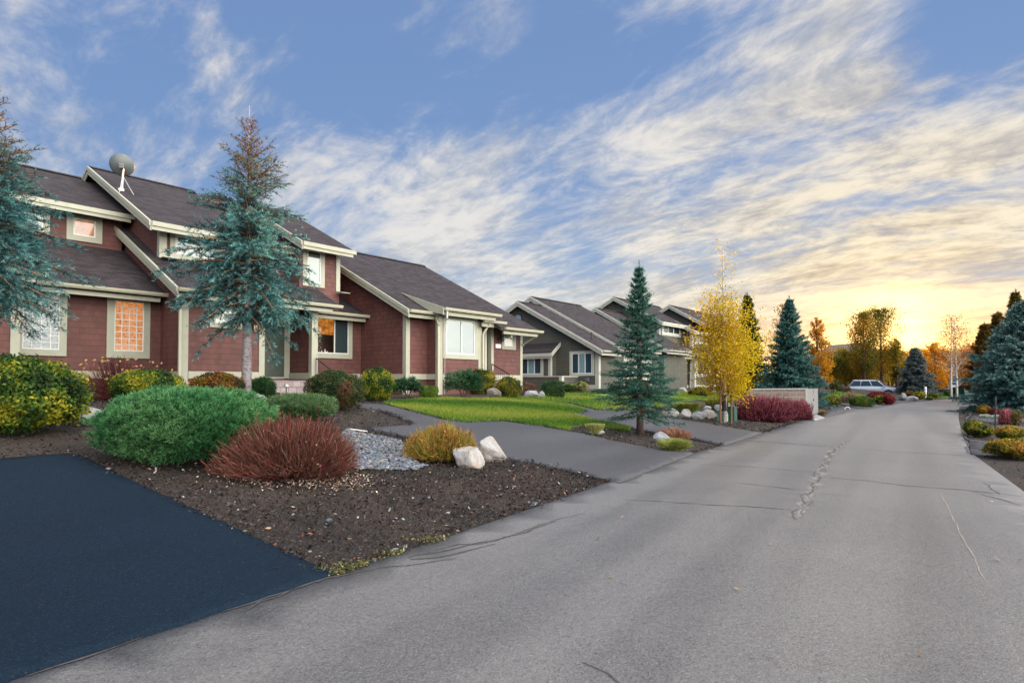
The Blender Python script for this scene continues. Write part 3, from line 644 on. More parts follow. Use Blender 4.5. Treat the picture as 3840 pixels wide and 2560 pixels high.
# corner boards and belts
cboard(H, -.95, -.78, -.9, .9, 4.62, right=True); cboard(H, 3.03, 3.2, -1.7, 1.05, 4.5); cboard(H, 5.48, 5.65, -1.7, 1.69, 4.5, right=True); cboard(H, 7.5, 7.72, -1.7, 1.5, 4.5)
cboard(H, 10.66, 10.83, -3.2, 1.0, 4.45); cboard(H, 11.75, 11.92, -3.9, .95, 4.45); cboard(H, 14.02, 14.19, -3.9, 1.69, 4.45, right=True); cboard(H, 14.6, 14.72, -3.72, 1.2, 4.1, right=True)
cboard(H, 15.2, 15.33, -3.6, 1.2, 4.2); cboard(H, 17.22, 17.36, -3.6, 1.0, 4.2, right=True); cboard(H, 3.12, 3.32, .4, 5.72, 6.85); cboard(H, 9.22, 9.37, -.6, 5.2, 6.9, right=True)
for q in ((3.10, 3.62, .0, .36, 5.69, 5.715), (9.2, 9.62, -1.0, -.64, 5.12, 5.14)): MB().box(*q).build('flashing', M['greytrim'], H)
belt(H, [(-9.4, -.96, -.945, -.9, 1.69, 1.92), (-.74, 3.0, -.045, 0, 1.69, 1.92), (2.985, 3.03, -1.5, -.05, 1.69, 1.92), (3.21, 5.47, -1.745, -1.7, 1.69, 1.92),
         (7.455, 7.5, -1.65, -.16, 1.69, 1.92), (7.74, 10.6, -.345, -.3, 1.69, 1.92), (10.615, 10.66, -3.0, -.35, 1.68, 1.90), (10.84, 11.7, -3.245, -3.2, 1.68, 1.90), (11.705, 11.75, -3.85, -3.25, 1.68, 1.90), (11.93, 14.0, -3.945, -3.9, 1.67, 1.89), (15.34, 17.2, -3.645, -3.6, 1.67, 1.89)])
# door in the porch
mb = MB(); mb.box(5.66, 6.3, -.19, -.15, 1.72, 4.2); mb.box(7.27, 7.49, -.2, -.15, 1.72, 4.2); mb.box(6.3, 7.27, -.19, -.15, 1.70, 1.77); mb.build('door_frame', M['trim'], H)
dr = MB().box(6.3, 7.27, -.18, -.15, 1.77, 4.05).build('door', M['door'], H)
mb = MB(); mb.lathe([(.03, 0), (.03, .05)], 10, (6.42, -.24, 2.75), 'y'); mb.build('handle', M['steel'], dr)
# porch and steps
mb = MB()
for i, (v0, z) in enumerate(((-2.05, 1.64), (-2.42, 1.44), (-2.8, 1.24), (-3.15, 1.06))): mb.box(5.66+.001*i, 7.49-.001*i, v0, -.2, z-.25, z)
mb.build('steps', M['paver'], H)
mb = MB()
for i, (v0, z) in enumerate(((-3.95, 1.60), (-4.3, 1.42), (-4.65, 1.24), (-5.0, 1.08))): mb.box(14.74+.001*i, 15.3-.001*i+.5, v0, -3.2 if i else -3.3, z-.25, z)
mb.build('steps', M['paver'], H)
def railing(p0, p1, drop=.82, n=8, post=True):
    mb = MB(); p0 = Vector(p0); p1 = Vector(p1); mb.tube([p0, p1], .024, 6)
    dn = Vector((0, 0, -drop)); mb.tube([p0+dn*.93, p1+dn*.93], .012, 6)
    for i in range(n+1):
        q = p0.lerp(p1, i/n); mb.tube([q, q+dn*(1.0 if i in (0, n) else .93)], .016 if i in (0, n) else .008, 6)
    mb.build('railing', M['black'], H)
railing((15.1, -3.72, 2.37), (15.1, -4.72, 1.92)); railing((7.62, -1.78, 2.45), (7.62, -2.75, 2.0))
# windows
window(H, 'v', 0, -.72, .50, 2.34, 4.25, -.53, .33, 2.52, 4.11, [(1, 'glassblock')], grid=(4, 8), bar=.03)
window(H, 'v', 0, 1.51, 2.71, 2.33, 4.25, 1.71, 2.53, 2.55, 4.12, [(1, 'lit_block')], grid=(4, 8), bar=.03, label='glass block window glowing orange')
window(H, 'v', 3.3, -1.2, .78, 6.43, 7.32, -1.0, .60, 6.62, 7.2, [(.5, 'glass'), (1, 'glass')])
window(H, 'v', 3.3, 1.24, 2.28, 6.43, 7.32, 1.43, 2.08, 6.62, 7.2, [(1, 'lit_pane')], label='small upper window lit orange')
window(H, 'v', .4, 3.42, 6.35, 5.76, 6.72, 3.58, 6.2, 5.92, 6.58, [(.33, 'glass'), (.67, 'glass'), (1, 'glass')], bar=.09)
window(H, 'v', -.6, 7.75, 8.69, 5.26, 6.85, 7.93, 8.53, 5.42, 6.66, [(1, 'glass')])
window(H, 'v', -1.7, 3.84, 4.88, 3.33, 4.25, 3.99, 4.73, 3.48, 4.12, [(1, 'curtain')])
window(H, 'v', -.3, 8.35, 10.21, 2.53, 4.3, 8.52, 10.03, 2.72, 4.15, [(.56, 'clear'), (1, 'glass_dark')], bar=.04)
window(H, 'v', -3.9, 11.94, 14.0, 2.52, 4.28, 12.1, 13.8, 2.71, 4.12, [(.52, 'glass'), (1, 'glass')], bar=.05, label='wide bay window reflecting pale sky')
window(H, 'v', -3.6, 15.90, 16.88, 3.06, 4.0, 16.05, 16.72, 3.21, 3.86, [(1, 'curtain')], bar=.04)
# small fittings
mb = MB(); mb.box(15.60, 15.70, -3.64, -3.6, 3.46, 3.58); mb.box(15.62, 15.68, -3.78, -3.64, 3.5, 3.54); mb.lathe([(.075, 3.38), (.085, 3.4), (.085, 3.6), (.06, 3.64)], 12, (15.72, -3.80, 0)); mb.build('wall_lamp', M['black'], H)
pq = MB().box(15.47, 15.83, -3.635, -3.6, 3.10, 3.28).build('house_plaque', M['white'], H)
wl = MB().box(5.26, 5.36, -1.76, -1.73, 3.3, 3.55).build('wall_lantern', M['black'], H)
MB().lathe([(.04, 3.28), (.06, 3.34), (.06, 3.5), (.03, 3.56)], 8, (5.31, -1.82, 0)).build('lantern_glass', M['lamp'], wl)
downspout(H, [(3.35, -2.22, 4.30), (3.30, -2.05, 4.12), (2.95, -1.80, 3.86), (2.93, -1.79, 3.78), (2.93, -1.79, 1.05)])
downspout(H, [(11.72, -3.78, 4.22), (11.70, -3.80, 4.08), (11.62, -4.0, 3.86), (11.62, -4.0, 3.75), (11.62, -4.0, 1.0)])
downspout(H, [(14.42, -4.2, 4.1), (14.40, -4.05, 3.85), (14.24, -3.98, 3.6), (14.24, -3.98, 1.0)])
downspout(H, [(17.45, -4.5, 3.85), (17.44, -4.42, 3.70), (17.36, -3.70, 3.36), (17.36, -3.68, 3.3)])
mb = MB(); mb.tube([(11.96, -4.38, 4.34), (11.95, -4.2, 4.12), (11.95, -4.06, 4.0), (11.95, -4.0, 1.0)], .012, 5); mb.lathe([(.05, 4.05), (.06, 4.3), (.07, 4.34)], 8, (11.6, -4.5, 0)); mb.build('rain_chain', M['steel'], H)

# satellite dish standing on the roof
fx, fv, fz = 2.83, 3.31, 8.48
P = hw(fx, fv); D = thing('satellite_dish', 'grey satellite dish on a tripod mast on the upper roof slope', 'satellite dish', (P[0], P[1], fz), HROT)
def rz(v): return 6.73+.5*(v+.2)-fz
mb = MB(); mb.tube([(.04, 0, .0), (.06, 0, .55), (.08, .0, .82)], .035, 8); mb.build('mast', M['steel'], D)
for dxy in ((.34, -.28), (-.12, -.3)): MB().tube([(.06, 0, .55), (dxy[0], dxy[1], rz(fv+dxy[1]))], .016, 6).build('leg', M['steel'], D)
mb = MB(); mb.box(-.1, .08, -.12, .1, -.03, .06); mb.build('base', M['steel'], D)
prof = [(.40*k/8, .16*(k/8)**2) for k in range(9)]
ds = MB().lathe([(.001, 0)]+prof[1:]+[(.40, .175)]+[(p[0]*.97, p[1]+.012) for p in prof[:0:-1]]+[(.001, .012)], 28).build('dish', M['dishgrey'], D, smooth=True)
ds.location = (.02, -.02, .92); ds.rotation_euler = (R(66), 0, R(158))
mb = MB(); mb.box(-.07, .07, -.07, .07, -.14, .0); mb.tube([(0, .02, -.02), (.0, -.38, .25), (0, -.30, .52)], .014, 6); mb.box(-.04, .04, -.34, -.26, .48, .58); mb.build('feed_arm', M['steel'], ds)

# ---------------- grey house
K = thing('townhouse_row', 'grey-green lap-sided townhouse row with stacked gables behind the green spruce', 'house', (*HO, 0), HROT)
KS = .53
def kgable(u0, u1, v0, ve, ze, vr, zr, vb, zb=.85, w='greywall'):
    zt = lambda v: ze+(zr-ze)*(v-ve)/(vr-ve)-.13
    return wallp(K, w, [([(v0, zb), (v0, zt(v0)), (vr, zr-.13), (vb, zr-.13-(vb-vr)*KS), (vb, zb)], u0, u1)])
def kroof(u0, u1, ve, ze, vr, zr, vb, gut=True, brg=True, ridge=True):
    zb = zr-(vb-vr)*KS
    roof(K, [(u0, u1, ve, ze, vr, zr), (u0, u1, vb, zb, vr, zr)])
    if brg: barge(K, u0, ve, ze, vr, zr, (vb, zb), 'greytrim')
    if gut: gutter(K, u0, u1, ve, ze, 'greytrim', 'greytrim')
    if ridge: ridgecap(K, u0, u1, vr, zr+.01)
kgable(25.2, 27.7, -3.0, -3.5, 3.37, 2.72, 6.67, 9); kroof(24.8, 27.3, -3.5, 3.37, 2.72, 6.67, 9.4)
kgable(27.6, 33.5, -2.7, -3.2, 3.72, 3.53, 7.31, 9.5); kroof(27.2, 33.3, -3.2, 3.72, 3.53, 7.31, 9.8)
kgable(35.6, 39.6, -2.1, -2.6, 3.85, 3.39, 7.29, 9); kroof(35.2, 39.2, -2.6, 3.85, 3.39, 7.29, 9.2)
kgable(39.2, 47.4, 0.0, -.5, 6.25, 3.87, 8.57, 10, 3.0); kroof(38.8, 47.2, -.5, 6.25, 3.87, 8.57, 10.4, gut=False); eave(K, 38.8, 47.2, -.5, 6.25, 'greytrim')
kgable(39.6, 47.0, -1.6, -2.15, 3.62, 1.2, 5.4, 3.0); roof(K, [(39.2, 47.2, -2.15, 3.62, 0.2, 4.87)]); barge(K, 39.2, -2.15, 3.62, .2, 4.87, None, 'greytrim'); gutter(K, 39.2, 42.0, -2.15, 3.62, 'greytrim', 'greytrim')
wallp(K, 'greywall', [([(-2.1, .85), (-1.4, .85), (-1.4, 3.9), (-2.1, 3.75)], 41.0, 45.4)]); roof(K, [(40.75, 45.8, -2.75, 3.72, -.4, 4.62, .12)]); gutter(K, 40.75, 45.8, -2.75, 3.72, 'greytrim', 'greytrim')
MB().prism([(-2.75, 3.74), (-.45, 4.62), (-2.0, 3.72), (-2.75, 3.45)], 40.69, 40.75).build('barge_board', M['greytrim'], K)
# forward upper storey on the right
kgable(43.3, 49.5, -.95, -1.35, 5.78, 1.6, 7.4, 6, 3.4); roof(K, [(42.9, 49.8, -1.35, 5.78, 1.7, 7.4)]); barge(K, 42.9, -1.35, 5.78, .4, 6.71, None, 'greytrim'); eave(K, 42.9, 49.8, -1.35, 5.78, 'greytrim')
kgable(44.4, 54, -.5, -1.9, 6.3, 1.4, 8.22, 8, 3.4); kroof(44, 54.4, -1.9, 6.33, 1.4, 8.22, 8, gut=False)
# bump-out with an awning roof, on the gable wall
mb = MB(); mb.box(24.6, 25.3, 0, 3.2, .85, 3.55); mb.build('wall', M['greywall'], K)
MB().prism([(24.3, 3.29), (25.2, 3.95), (25.2, 3.80), (24.3, 3.15)], -.3, 3.4, axis=1).build('roof', M['roof'], K)
MB().prism([(24.27, 3.31), (25.19, 3.985), (25.19, 3.75), (24.27, 3.07)], -.36, -.301, axis=1).build('barge_board', M['greytrim'], K)
mb = MB(); mb.box(24.24, 24.30, -.28, 3.4, 3.10, 3.29); mb.box(24.30, 24.34, -.25, 3.4, 2.98, 3.099); mb.build('fascia', M['greytrim'], K)
mb = MB(); mb.box(24.57, 24.75, -.03, .15, .9, 3.2); mb.build('corner_board', M['greytrim'], K)
window(K, 'u', 24.6, .53, 2.45, 1.94, 3.3, .68, 2.35, 2.05, 3.16, [(.31, 'glass_blue'), (.62, 'blind'), (1, 'glass_blue')], 'greytrim')
window(K, 'u', 25.2, -2.72, -1.0, 1.93, 3.4, -2.57, -1.16, 2.06, 3.28, [(.34, 'glass_blue'), (.66, 'blind'), (1, 'glass_blue')], 'greytrim', bar=.05)
mb = MB(); mb.lathe([(.30, -.06), (.30, .0)], 24, (25.2, 2.95, 5.62), 'x'); gv = mb.build('gable_vent', M['black'], K)
mb = MB(); mb.lathe([(.26, -.075), (.26, -.05)], 24, (25.2, 2.95, 5.62), 'x'); mb.build('pane', M['blind'], gv)
cboard(K, 25.2, 25.38, -3.0, .95, 3.45, 'greytrim', .22); cboard(K, 39.6, 39.85, -1.6, 1.1, 3.75, 'greytrim', .25); cboard(K, 41.0, 41.3, -2.1, .9, 3.7, 'greytrim', .3); cboard(K, 39.2, 39.4, 0, 4.9, 6.3, 'greytrim', .2); cboard(K, 43.3, 43.55, -.95, 4.2, 5.8, 'greytrim', .2)
downspout(K, [(40.9, -2.2, 3.5), (40.85, -1.9, 3.3), (40.85, -1.8, 1.0)], 'greytrim')
belt(K, [(25.165, 25.2, -2.75, -1.7, 1.18, 1.40), (39.86, 41.0, -1.645, -1.6, 1.05, 1.32), (41.31, 45.4, -2.145, -2.1, 1.05, 1.32), (39.56, 39.6, -1.3, .3, 1.05, 1.32)], 'greytrim')
for q in ((25.15, 25.3, -3.0, -1.6, .8, 1.17), (39.5, 41.2, -1.65, -1.3, .8, 1.04), (41.2, 45.4, -2.15, -1.3, .8, 1.04)): MB().box(*q).build('footing', M['concrete'], K)
window(K, 'v', -2.1, 41.35, 44.2, 1.95, 3.7, 41.55, 44.0, 2.15, 3.55, [(.5, 'glass'), (1, 'glass')], 'greytrim', bar=.06)
window(K, 'v', -.95, 43.8, 46.6, 4.75, 5.72, 43.95, 46.45, 4.88, 5.62, [(.5, 'glass'), (1, 'glass')], 'greytrim', bar=.08)
window(K, 'v', 0, 39.6, 43.2, 5.3, 6.3, 39.8, 43.0, 5.45, 6.2, [(.3, 'glass'), (.62, 'glass_dark'), (1, 'glass')], 'greytrim', bar=.1)
window(K, 'u', 27.6, -2.3, -1.7, 2.0, 3.3, -2.2, -1.8, 2.1, 3.2, [(1, 'curtain')], 'greytrim')
window(K, 'v', -2.7, 28.6, 32.4, 1.3, 3.4, 28.8, 32.2, 1.42, 3.3, [(.5, 'curtain'), (1, 'curtain')], 'greytrim')
# patio wall
mb = MB(); mb.box(23.5, 23.66, -1.6, 2.6, .85, 1.86); mb.box(23.66, 25.18, -1.6, -1.45, .85, 1.86); mb.build('wall', M['greywall'], K, label='low lap-sided patio wall')
mb = MB(); mb.box(23.46, 23.70, -1.64, 2.6, 1.86, 1.92); mb.box(23.70, 25.16, -1.64, -1.41, 1.86, 1.92); mb.box(23.47, 23.69, -1.63, -1.42, .9, 1.858); mb.build('cap_trim', M['greytrim'], K)
mb = MB(); mb.box(25.06, 25.2, -2.35, -2.15, 1.62, 1.82); mb.tube([(25.12, -2.25, 1.62), (25.12, -2.25, 1.0)], .02, 6); mb.build('meter_box', M['dishgrey'], K)
mb = MB(); mb.tube([(25.9, -2.1, 4.15), (25.9, -2.1, 4.55)], .05, 8); mb.build('vent_pipe', M['black'], K)

# a pair of far gabled roofs between the trees
M['far_roof'] = simple('tan_roof', (.20, .14, .12), .9, 0, .2, 3)
def far_house(px, Z, hgt, wd, lab, rz_):
    P = atZ(px, Z); T = thing('far_house', lab, 'house', (P[0], P[1], P[2]), rz_)
    MB().prism([(-wd, 0), (wd, 0), (wd, hgt*.62), (0, hgt*.94), (-wd, hgt*.62)], -4, 5, axis=1).build('wall', M['greywall'], T)
    mb = MB()
    for s in (-1, 1): mb.prism([(0, hgt), (s*(wd+.5), hgt*.60), (s*(wd+.5), hgt*.60-.15), (0, hgt-.15)], -4.4, 5.4, axis=1)
    mb.build('roof', M['far_roof'], T)
    mb = MB()
    for s in (-1, 1): mb.prism([(0, hgt+.03), (s*(wd+.52), hgt*.60+.03), (s*(wd+.52), hgt*.60-.25), (0, hgt-.27)], -4.46, -4.41, axis=1)
    mb.build('barge_board', M['greytrim'], T)
    mb = MB(); mb.box(-.8, .8, -4.05, -4.0, hgt*.3, hgt*.55); mb.build('window', M['glass'], T)
far_house(3185, 112, 7.6, 4.0, 'far gabled house whose roof peak shows left of the tall twin junipers', R(8))
far_house(3112, 116, 6.6, 4.0, 'far house with a low roof showing beside the golden tree', R(8))

# ------------------------------------------------------------------ plants
def unit(v): return v/np.maximum(np.linalg.norm(v, axis=1, keepdims=True), 1e-9)
def leaves(C, D, N, L, W):
    D = unit(D); S = unit(np.cross(D, N)); L = np.broadcast_to(L, (len(C),))[:, None]; W = np.broadcast_to(W, (len(C),))[:, None]
    V = np.stack([C-D*L*.5, C+S*W*.5-D*L*.05, C+D*L*.5, C-S*W*.5-D*L*.05], 1).reshape(-1, 3)
    return V, np.arange(len(C)*4).reshape(-1, 4)
def blades(A, B, W, N):
    S = unit(np.cross(unit(B-A), N))*np.broadcast_to(W, (len(A),))[:, None]*.5
    V = np.stack([A-S, A+S, B+S*.25, B-S*.25], 1).reshape(-1, 3); return V, np.arange(len(A)*4).reshape(-1, 4)
def pick(cols, wts, n, r, jit=.18):
    c = np.array(cols)[r.choice(len(cols), n, p=np.array(wts)/sum(wts))]
    return c*np.exp(r.normal(0, jit, (n, 1)))*np.exp(r.normal(0, jit*.35, (n, 3)))
def clump(P, cols, r, seed, s=2.5, jit=.2, spread=.5):
    """leaf colours: a smooth wander through the list of colours, from clump to clump, and scatter from leaf to leaf"""
    t = .5+.5*sn(P, s, seed)+r.normal(0, spread*.5, len(P)); t = np.clip(t, 0, .999)*(len(cols)-1)
    i = t.astype(int); f = (t-i)[:, None]; c = np.array(cols); return (c[i]*(1-f)+c[np.minimum(i+1, len(cols)-1)]*f)*np.exp(r.normal(0, jit, (len(P), 1)))
def spot(x0, x1, yt, yb, depth_shift=.75, conv=Q, dk=None):
    """the ground point, half width and height of something seen between x0..x1, its top at yt and its foot at yb"""
    a = conv(x0, yt); b = conv(x1, yb); cx = (a[0]+b[0])/2; p = G(cx, b[1]); Z = p[1]
    rx = abs(b[0]-a[0])/2*Z/F; ryd = rx*depth_shift; k = 1+ryd/np.linalg.norm(p[:2]); c = p[:2]*k
    z0 = gz1(*c); h = CH+(HZ-a[1])*c[1]/F-z0; return c, z0, rx, max(h, .12)
def shell(n, r, boxy=2.0, zlo=-.55):
    d = unit(r.normal(size=(int(n*1.7), 3))); d = d[d[:, 2] > zlo][:n]
    s = (np.abs(d)**boxy).sum(1)**(1/boxy); return d/s[:, None], d
def leafy(nm, label, cat, sp, cols, seed, leaf=(.045, .028), boxy=2.0, n=None, rough=.09, group=None, mat='leaf', ry=None, loose=.35, layers=3.4, clmp=4.2, fuzz=.03, base_lift=.0):
    c, z0, rx, h = sp; r = np.random.default_rng(seed); ry = (ry or .85)*rx; hz = h*.5
    area = 4*math.pi*((rx*ry)**1.6/3+(rx*hz)**1.6/3+(ry*hz)**1.6/3)**(1/1.6)*.8
    n = n or int(min(26000, max(900, layers*area/(leaf[0]*leaf[1]*.5))))
    s, d = shell(n, r, boxy, -.95 if not base_lift else -.6); n = len(s)
    rad = 1-loose*r.random(n)**1.6; rad *= 1+rough*sn(d, 3.2, seed+1)+rough*.9*sn(d, 9, seed+2)
    if fuzz: rad += np.abs(r.normal(0, fuzz, n))*(r.random(n) < .25)
    zf = .5*(1+base_lift)
    C = s*np.array([rx, ry, hz*(1-base_lift)])*rad[:, None]; C[:, 2] += h*zf; C[:, 2] = np.maximum(C[:, 2], .02)
    nrm = unit(d+.85*r.normal(size=(n, 3))); D = unit(np.cross(nrm, r.normal(size=(n, 3)))+.35*d)
    V, Fc = leaves(C, D, nrm, leaf[0]*r.uniform(.7, 1.35, n), leaf[1]*r.uniform(.7, 1.3, n))
    colr = np.repeat(clump(C/rx*1.0, cols, r, seed+5, clmp), 4, 0)
    T = thing(nm, label, cat, (c[0], c[1], z0), 0, group) if True else None
    mk('foliage', V, Fc, M[mat], T, colr)
    mb = MB(); rr = random.Random(seed)
    for i in range(9):
        q = rr.uniform(0, 6.28); e = rr.uniform(.25, .62)
        mb.tube([(.06*math.cos(q), .06*math.sin(q), -.05), (rx*e*.5*math.cos(q), ry*e*.5*math.sin(q), h*.4), (rx*e*math.cos(q), ry*e*math.sin(q), h*.72)], [.018, .013, .005], 4)
    mb.build('stem', M['bark'], T); return T
def tubes3(paths, rads, k=3):
    """many thin twigs at once: paths (n, m, 3), rads (n, m)"""
    n, m, _ = paths.shape; t = np.gradient(paths, axis=1); t /= np.maximum(np.linalg.norm(t, axis=2, keepdims=True), 1e-9)
    a = np.where(np.abs(t[..., 2:3]) < .9, np.array([0, 0, 1.]), np.array([1., 0, 0])); x = np.cross(t, a); x /= np.maximum(np.linalg.norm(x, axis=2, keepdims=True), 1e-9); y = np.cross(t, x)
    q = np.arange(k)*2*np.pi/k; V = paths[:, :, None, :]+(x[:, :, None, :]*np.cos(q)[None, None, :, None]+y[:, :, None, :]*np.sin(q)[None, None, :, None])*rads[:, :, None, None]
    idx = np.arange(n*m*k).reshape(n, m, k); a_ = idx[:, :-1]; b_ = idx[:, 1:]
    Fc = np.stack([a_, np.roll(a_, -1, 2), np.roll(b_, -1, 2), b_], -1).reshape(-1, 4); return V.reshape(-1, 3), Fc
def twiggy(nm, label, cat, sp, cols, seed, n=2200, rad=.0045, boxy=2.2, base=.30, tipcols=None, group=None, leafn=0, leafcols=None, ry=.8, m=5, side=0):
    c, z0, rx, h = sp; r = np.random.default_rng(seed); ry = ry*rx
    d = unit(r.normal(size=(n*3, 3))); d = d[d[:, 2] > .0][:n]; n = len(d); s = (np.abs(d)**boxy).sum(1)**(1/boxy); s = d/s[:, None]
    tip = s*np.array([rx, ry, h*.97])*(1-.42*r.random(n)**1.8)[:, None]*(1+.07*sn(d, 4, seed)+.05*sn(d, 11, seed+1))[:, None]
    tip[:, 2] = np.maximum(tip[:, 2], h*.12)
    b = tip*np.array([base, base, 0])*r.uniform(.3, 1, (n, 1)); b[:, 2] = -.03
    t = np.linspace(0, 1, m)[None, :, None]; mid = (b+tip)/2; mid[:, :2] = b[:, :2]*.3+tip[:, :2]*.72; mid += r.normal(0, .05*rx, (n, 3))
    P = (1-t)**2*b[:, None]+2*t*(1-t)*mid[:, None]+t**2*tip[:, None]; P[:, 1:] += r.normal(0, .014, (n, m-1, 3)); P[:, -1, 2] += np.abs(r.normal(0, .02, n))
    if side:
        i_ = r.integers(0, n, side); f_ = r.integers(2, m-1, side); a_ = P[i_, f_]; d_ = unit(P[i_, -1]-P[i_, 0])*.6+r.normal(0, .55, (side, 3))+np.array([0, 0, .55]); e_ = a_+d_*r.uniform(.05, .15, (side, 1))*(rx/.7)
        tt = np.linspace(0, 1, m)[None, :, None]; P = np.concatenate([P, a_[:, None]*(1-tt)+e_[:, None]*tt+r.normal(0, .006, (side, m, 3))]); n = n+side
    V, Fc = tubes3(P, (rad*np.array([1.5, 1.25, 1.0, .9, .6][:m]))[None]*r.uniform(.7, 1.25, (n, 1)))
    cb = pick(cols, [1]*len(cols), n, r, .22); ct = pick(tipcols or cols, [1]*len(tipcols or cols), n, r, .22); f = (np.linspace(0, 1, m)**1.3)[None, :, None]
    colr = (cb[:, None]*(1-f)+ct[:, None]*f); colr = np.repeat(colr[:, :, None, :], 3, 2).reshape(-1, 3)
    T = thing(nm, label, cat, (c[0], c[1], z0), 0, group); mk('stem', V, Fc, M['stem'], T, colr)
    if leafn:
        i = r.integers(0, n, leafn); f = r.uniform(.35, 1, leafn); C = P[i, (f*(m-1)).astype(int)]+r.normal(0, .02, (leafn, 3)); N = unit(r.normal(size=(leafn, 3))); D = unit(r.normal(size=(leafn, 3)))
        V, Fc = leaves(C, D, N, r.uniform(.03, .055, leafn), r.uniform(.02, .035, leafn)); mk('foliage', V, Fc, M['leaf'], T, np.repeat(pick(leafcols, [1]*len(leafcols), leafn, r, .25), 4, 0))
    return T
def mugo(nm, label, cat, sp, cols, tips, seed, n=3600, k=13, nl=.085, group=None, ry=.85, boxy=2.3):
    c, z0, rx, h = sp; r = np.random.default_rng(seed); ry = ry*rx
    s, d = shell(n, r, boxy, -.85); n = len(s); rad = (1-.34*r.random(n)**1.5)*(1+.05*sn(d, 4, seed)+.075*sn(d, 12, seed+1)); C = s*np.array([rx, ry, h*.5])*rad[:, None]; C[:, 2] += h*.5
    ax = unit(d*.75+np.array([0, 0, .75])+.25*r.normal(size=(n, 3)))
    A = np.repeat(C, k, 0); a2 = np.repeat(ax, k, 0); dv = unit(a2+.62*r.normal(size=(n*k, 3))); ln = nl*r.uniform(.6, 1.25, n*k)[:, None]
    A = A+a2*r.uniform(-.06, .02, (n*k, 1)); V, Fc = blades(A, A+dv*ln, .009*r.uniform(.8, 1.5, n*k), r.normal(size=(n*k, 3)))
    cb = np.repeat(clump(C/rx, cols, r, seed+3, 3.0, .2), k, 0); ct = np.repeat(clump(C/rx, tips, r, seed+4, 3.5, .2), k, 0)
    colr = np.stack([cb, cb, ct, ct], 1).reshape(-1, 3); T = thing(nm, label, cat, (c[0], c[1], z0), 0, group); mk('foliage', V, Fc, M['needle'], T, colr)
    mb = MB(); rr = random.Random(seed)
    for i in range(14):
        q = rr.uniform(0, 6.28); e = rr.uniform(.35, .8)
        mb.tube([(.1*math.cos(q), .1*math.sin(q), -.05), (rx*e*.6*math.cos(q), ry*e*.6*math.sin(q), h*.3), (rx*e*math.cos(q), ry*e*math.sin(q), h*.7)], [.03, .02, .008], 5)
    mb.build('stem', M['bark'], T); return T
def grassclump(nm, label, cat, sp, cols, tips, seed, n=900, flat=False, group=None, ry=.7, w=.008):
    c, z0, rx, h = sp; r = np.random.default_rng(seed); ry *= rx
    q = r.uniform(0, 6.28, n); e = np.sqrt(r.random(n)); b = np.stack([rx*.62*e*np.cos(q), ry*.62*e*np.sin(q), np.full(n, -.02)], 1)
    lean = np.stack([np.cos(q)*e, np.sin(q)*e], 1)*(.25 if flat else .75)+r.normal(0, .18, (n, 2)); hh = h*(r.uniform(.88, 1.0, n) if flat else r.uniform(.6, 1.05, n))
    t = np.linspace(0, 1, 4)[None, :]; P = np.empty((n, 4, 3)); P[:, :, 0] = b[:, :1]+lean[:, :1]*rx*.55*t**1.7; P[:, :, 1] = b[:, 1:2]+lean[:, 1:]*rx*.55*t**1.7; P[:, :, 2] = -.02+hh[:, None]*(t-(0 if flat else .22)*t**3*np.linalg.norm(lean, axis=1)[:, None])
    V, Fc = tubes3(P, w*.5*np.array([1, 1, .8, .35])[None]*r.uniform(.7, 1.3, (n, 1))); cb = pick(cols, [1]*len(cols), n, r); ct = pick(tips, [1]*len(tips), n, r)
    f = np.linspace(0, 1, 4)[None, :, None]; colr = np.repeat((cb[:, None]*(1-f)+ct[:, None]*f)[:, :, None, :], 3, 2).reshape(-1, 3)
    T = mk(nm, V, Fc, M['stem'], None, colr, loc=(c[0], c[1], z0)); setp(T, label, cat, group); return T

YG = [(.010, .030, .006), (.022, .065, .010), (.045, .10, .012), (.13, .17, .014), (.30, .27, .016)]
YG2 = [(.014, .030, .006), (.04, .07, .010), (.12, .13, .012), (.30, .24, .015)]
DK = [(.012, .030, .010), (.022, .055, .014), (.05, .07, .018), (.10, .05, .025)]
ORB = [(.02, .028, .008), (.07, .04, .012), (.16, .045, .02), (.30, .15, .012), (.08, .09, .012)]
GR = [(.010, .030, .012), (.018, .060, .018), (.03, .085, .025)]
leafy('shrub', 'big rounded yellow-green leafy shrub at the left edge beside the dark driveway', 'shrub', spot(-75, 182, 830, 1008), YG, 11, (.062, .040), layers=4.2, rough=.10, clmp=5.0, fuzz=.08)
leafy('shrub', 'dark green shrub top showing behind the big yellow-green one at the left edge', 'shrub', spot(-40, 48, 812, 935), GR, 12, (.06, .035))
mugo('mugo_pine', 'large wide clipped green mugo pine between the sealed driveway and the red-stemmed shrub', 'shrub', spot(236, 626, 893, 1085), [(.010, .040, .020), (.014, .060, .026), (.020, .070, .024)], [(.05, .21, .07), (.11, .31, .11), (.18, .36, .14)], 13, n=8500, k=18, nl=.066)
twiggy('red_shrub', 'leafless fan of dark red stems with pale litter at its foot in the mulch', 'shrub', spot(494, 832, 960, 1118, .7), [(.075, .030, .022), (.11, .045, .03), (.16, .11, .08)], 14, n=4200, rad=.0042, side=4200, tipcols=[(.10, .020, .018), (.16, .030, .024), (.085, .030, .022), (.13, .06, .04), (.24, .09, .07)], boxy=2.5, leafn=500, leafcols=[(.40, .10, .07), (.42, .33, .22), (.35, .04, .03)])
twiggy('golden_shrub', 'golden yellow twiggy shrub behind the two white boulders', 'shrub', spot(921, 1108, 970, 1066, .7), [(.09, .075, .02), (.16, .10, .03), (.10, .06, .03)], 15, n=2400, rad=.0046, side=2000, tipcols=[(.30, .24, .03), (.38, .22, .03), (.22, .22, .04), (.34, .12, .03)], boxy=2.4, leafn=1500, leafcols=[(.32, .25, .03), (.20, .22, .03), (.42, .22, .03)])
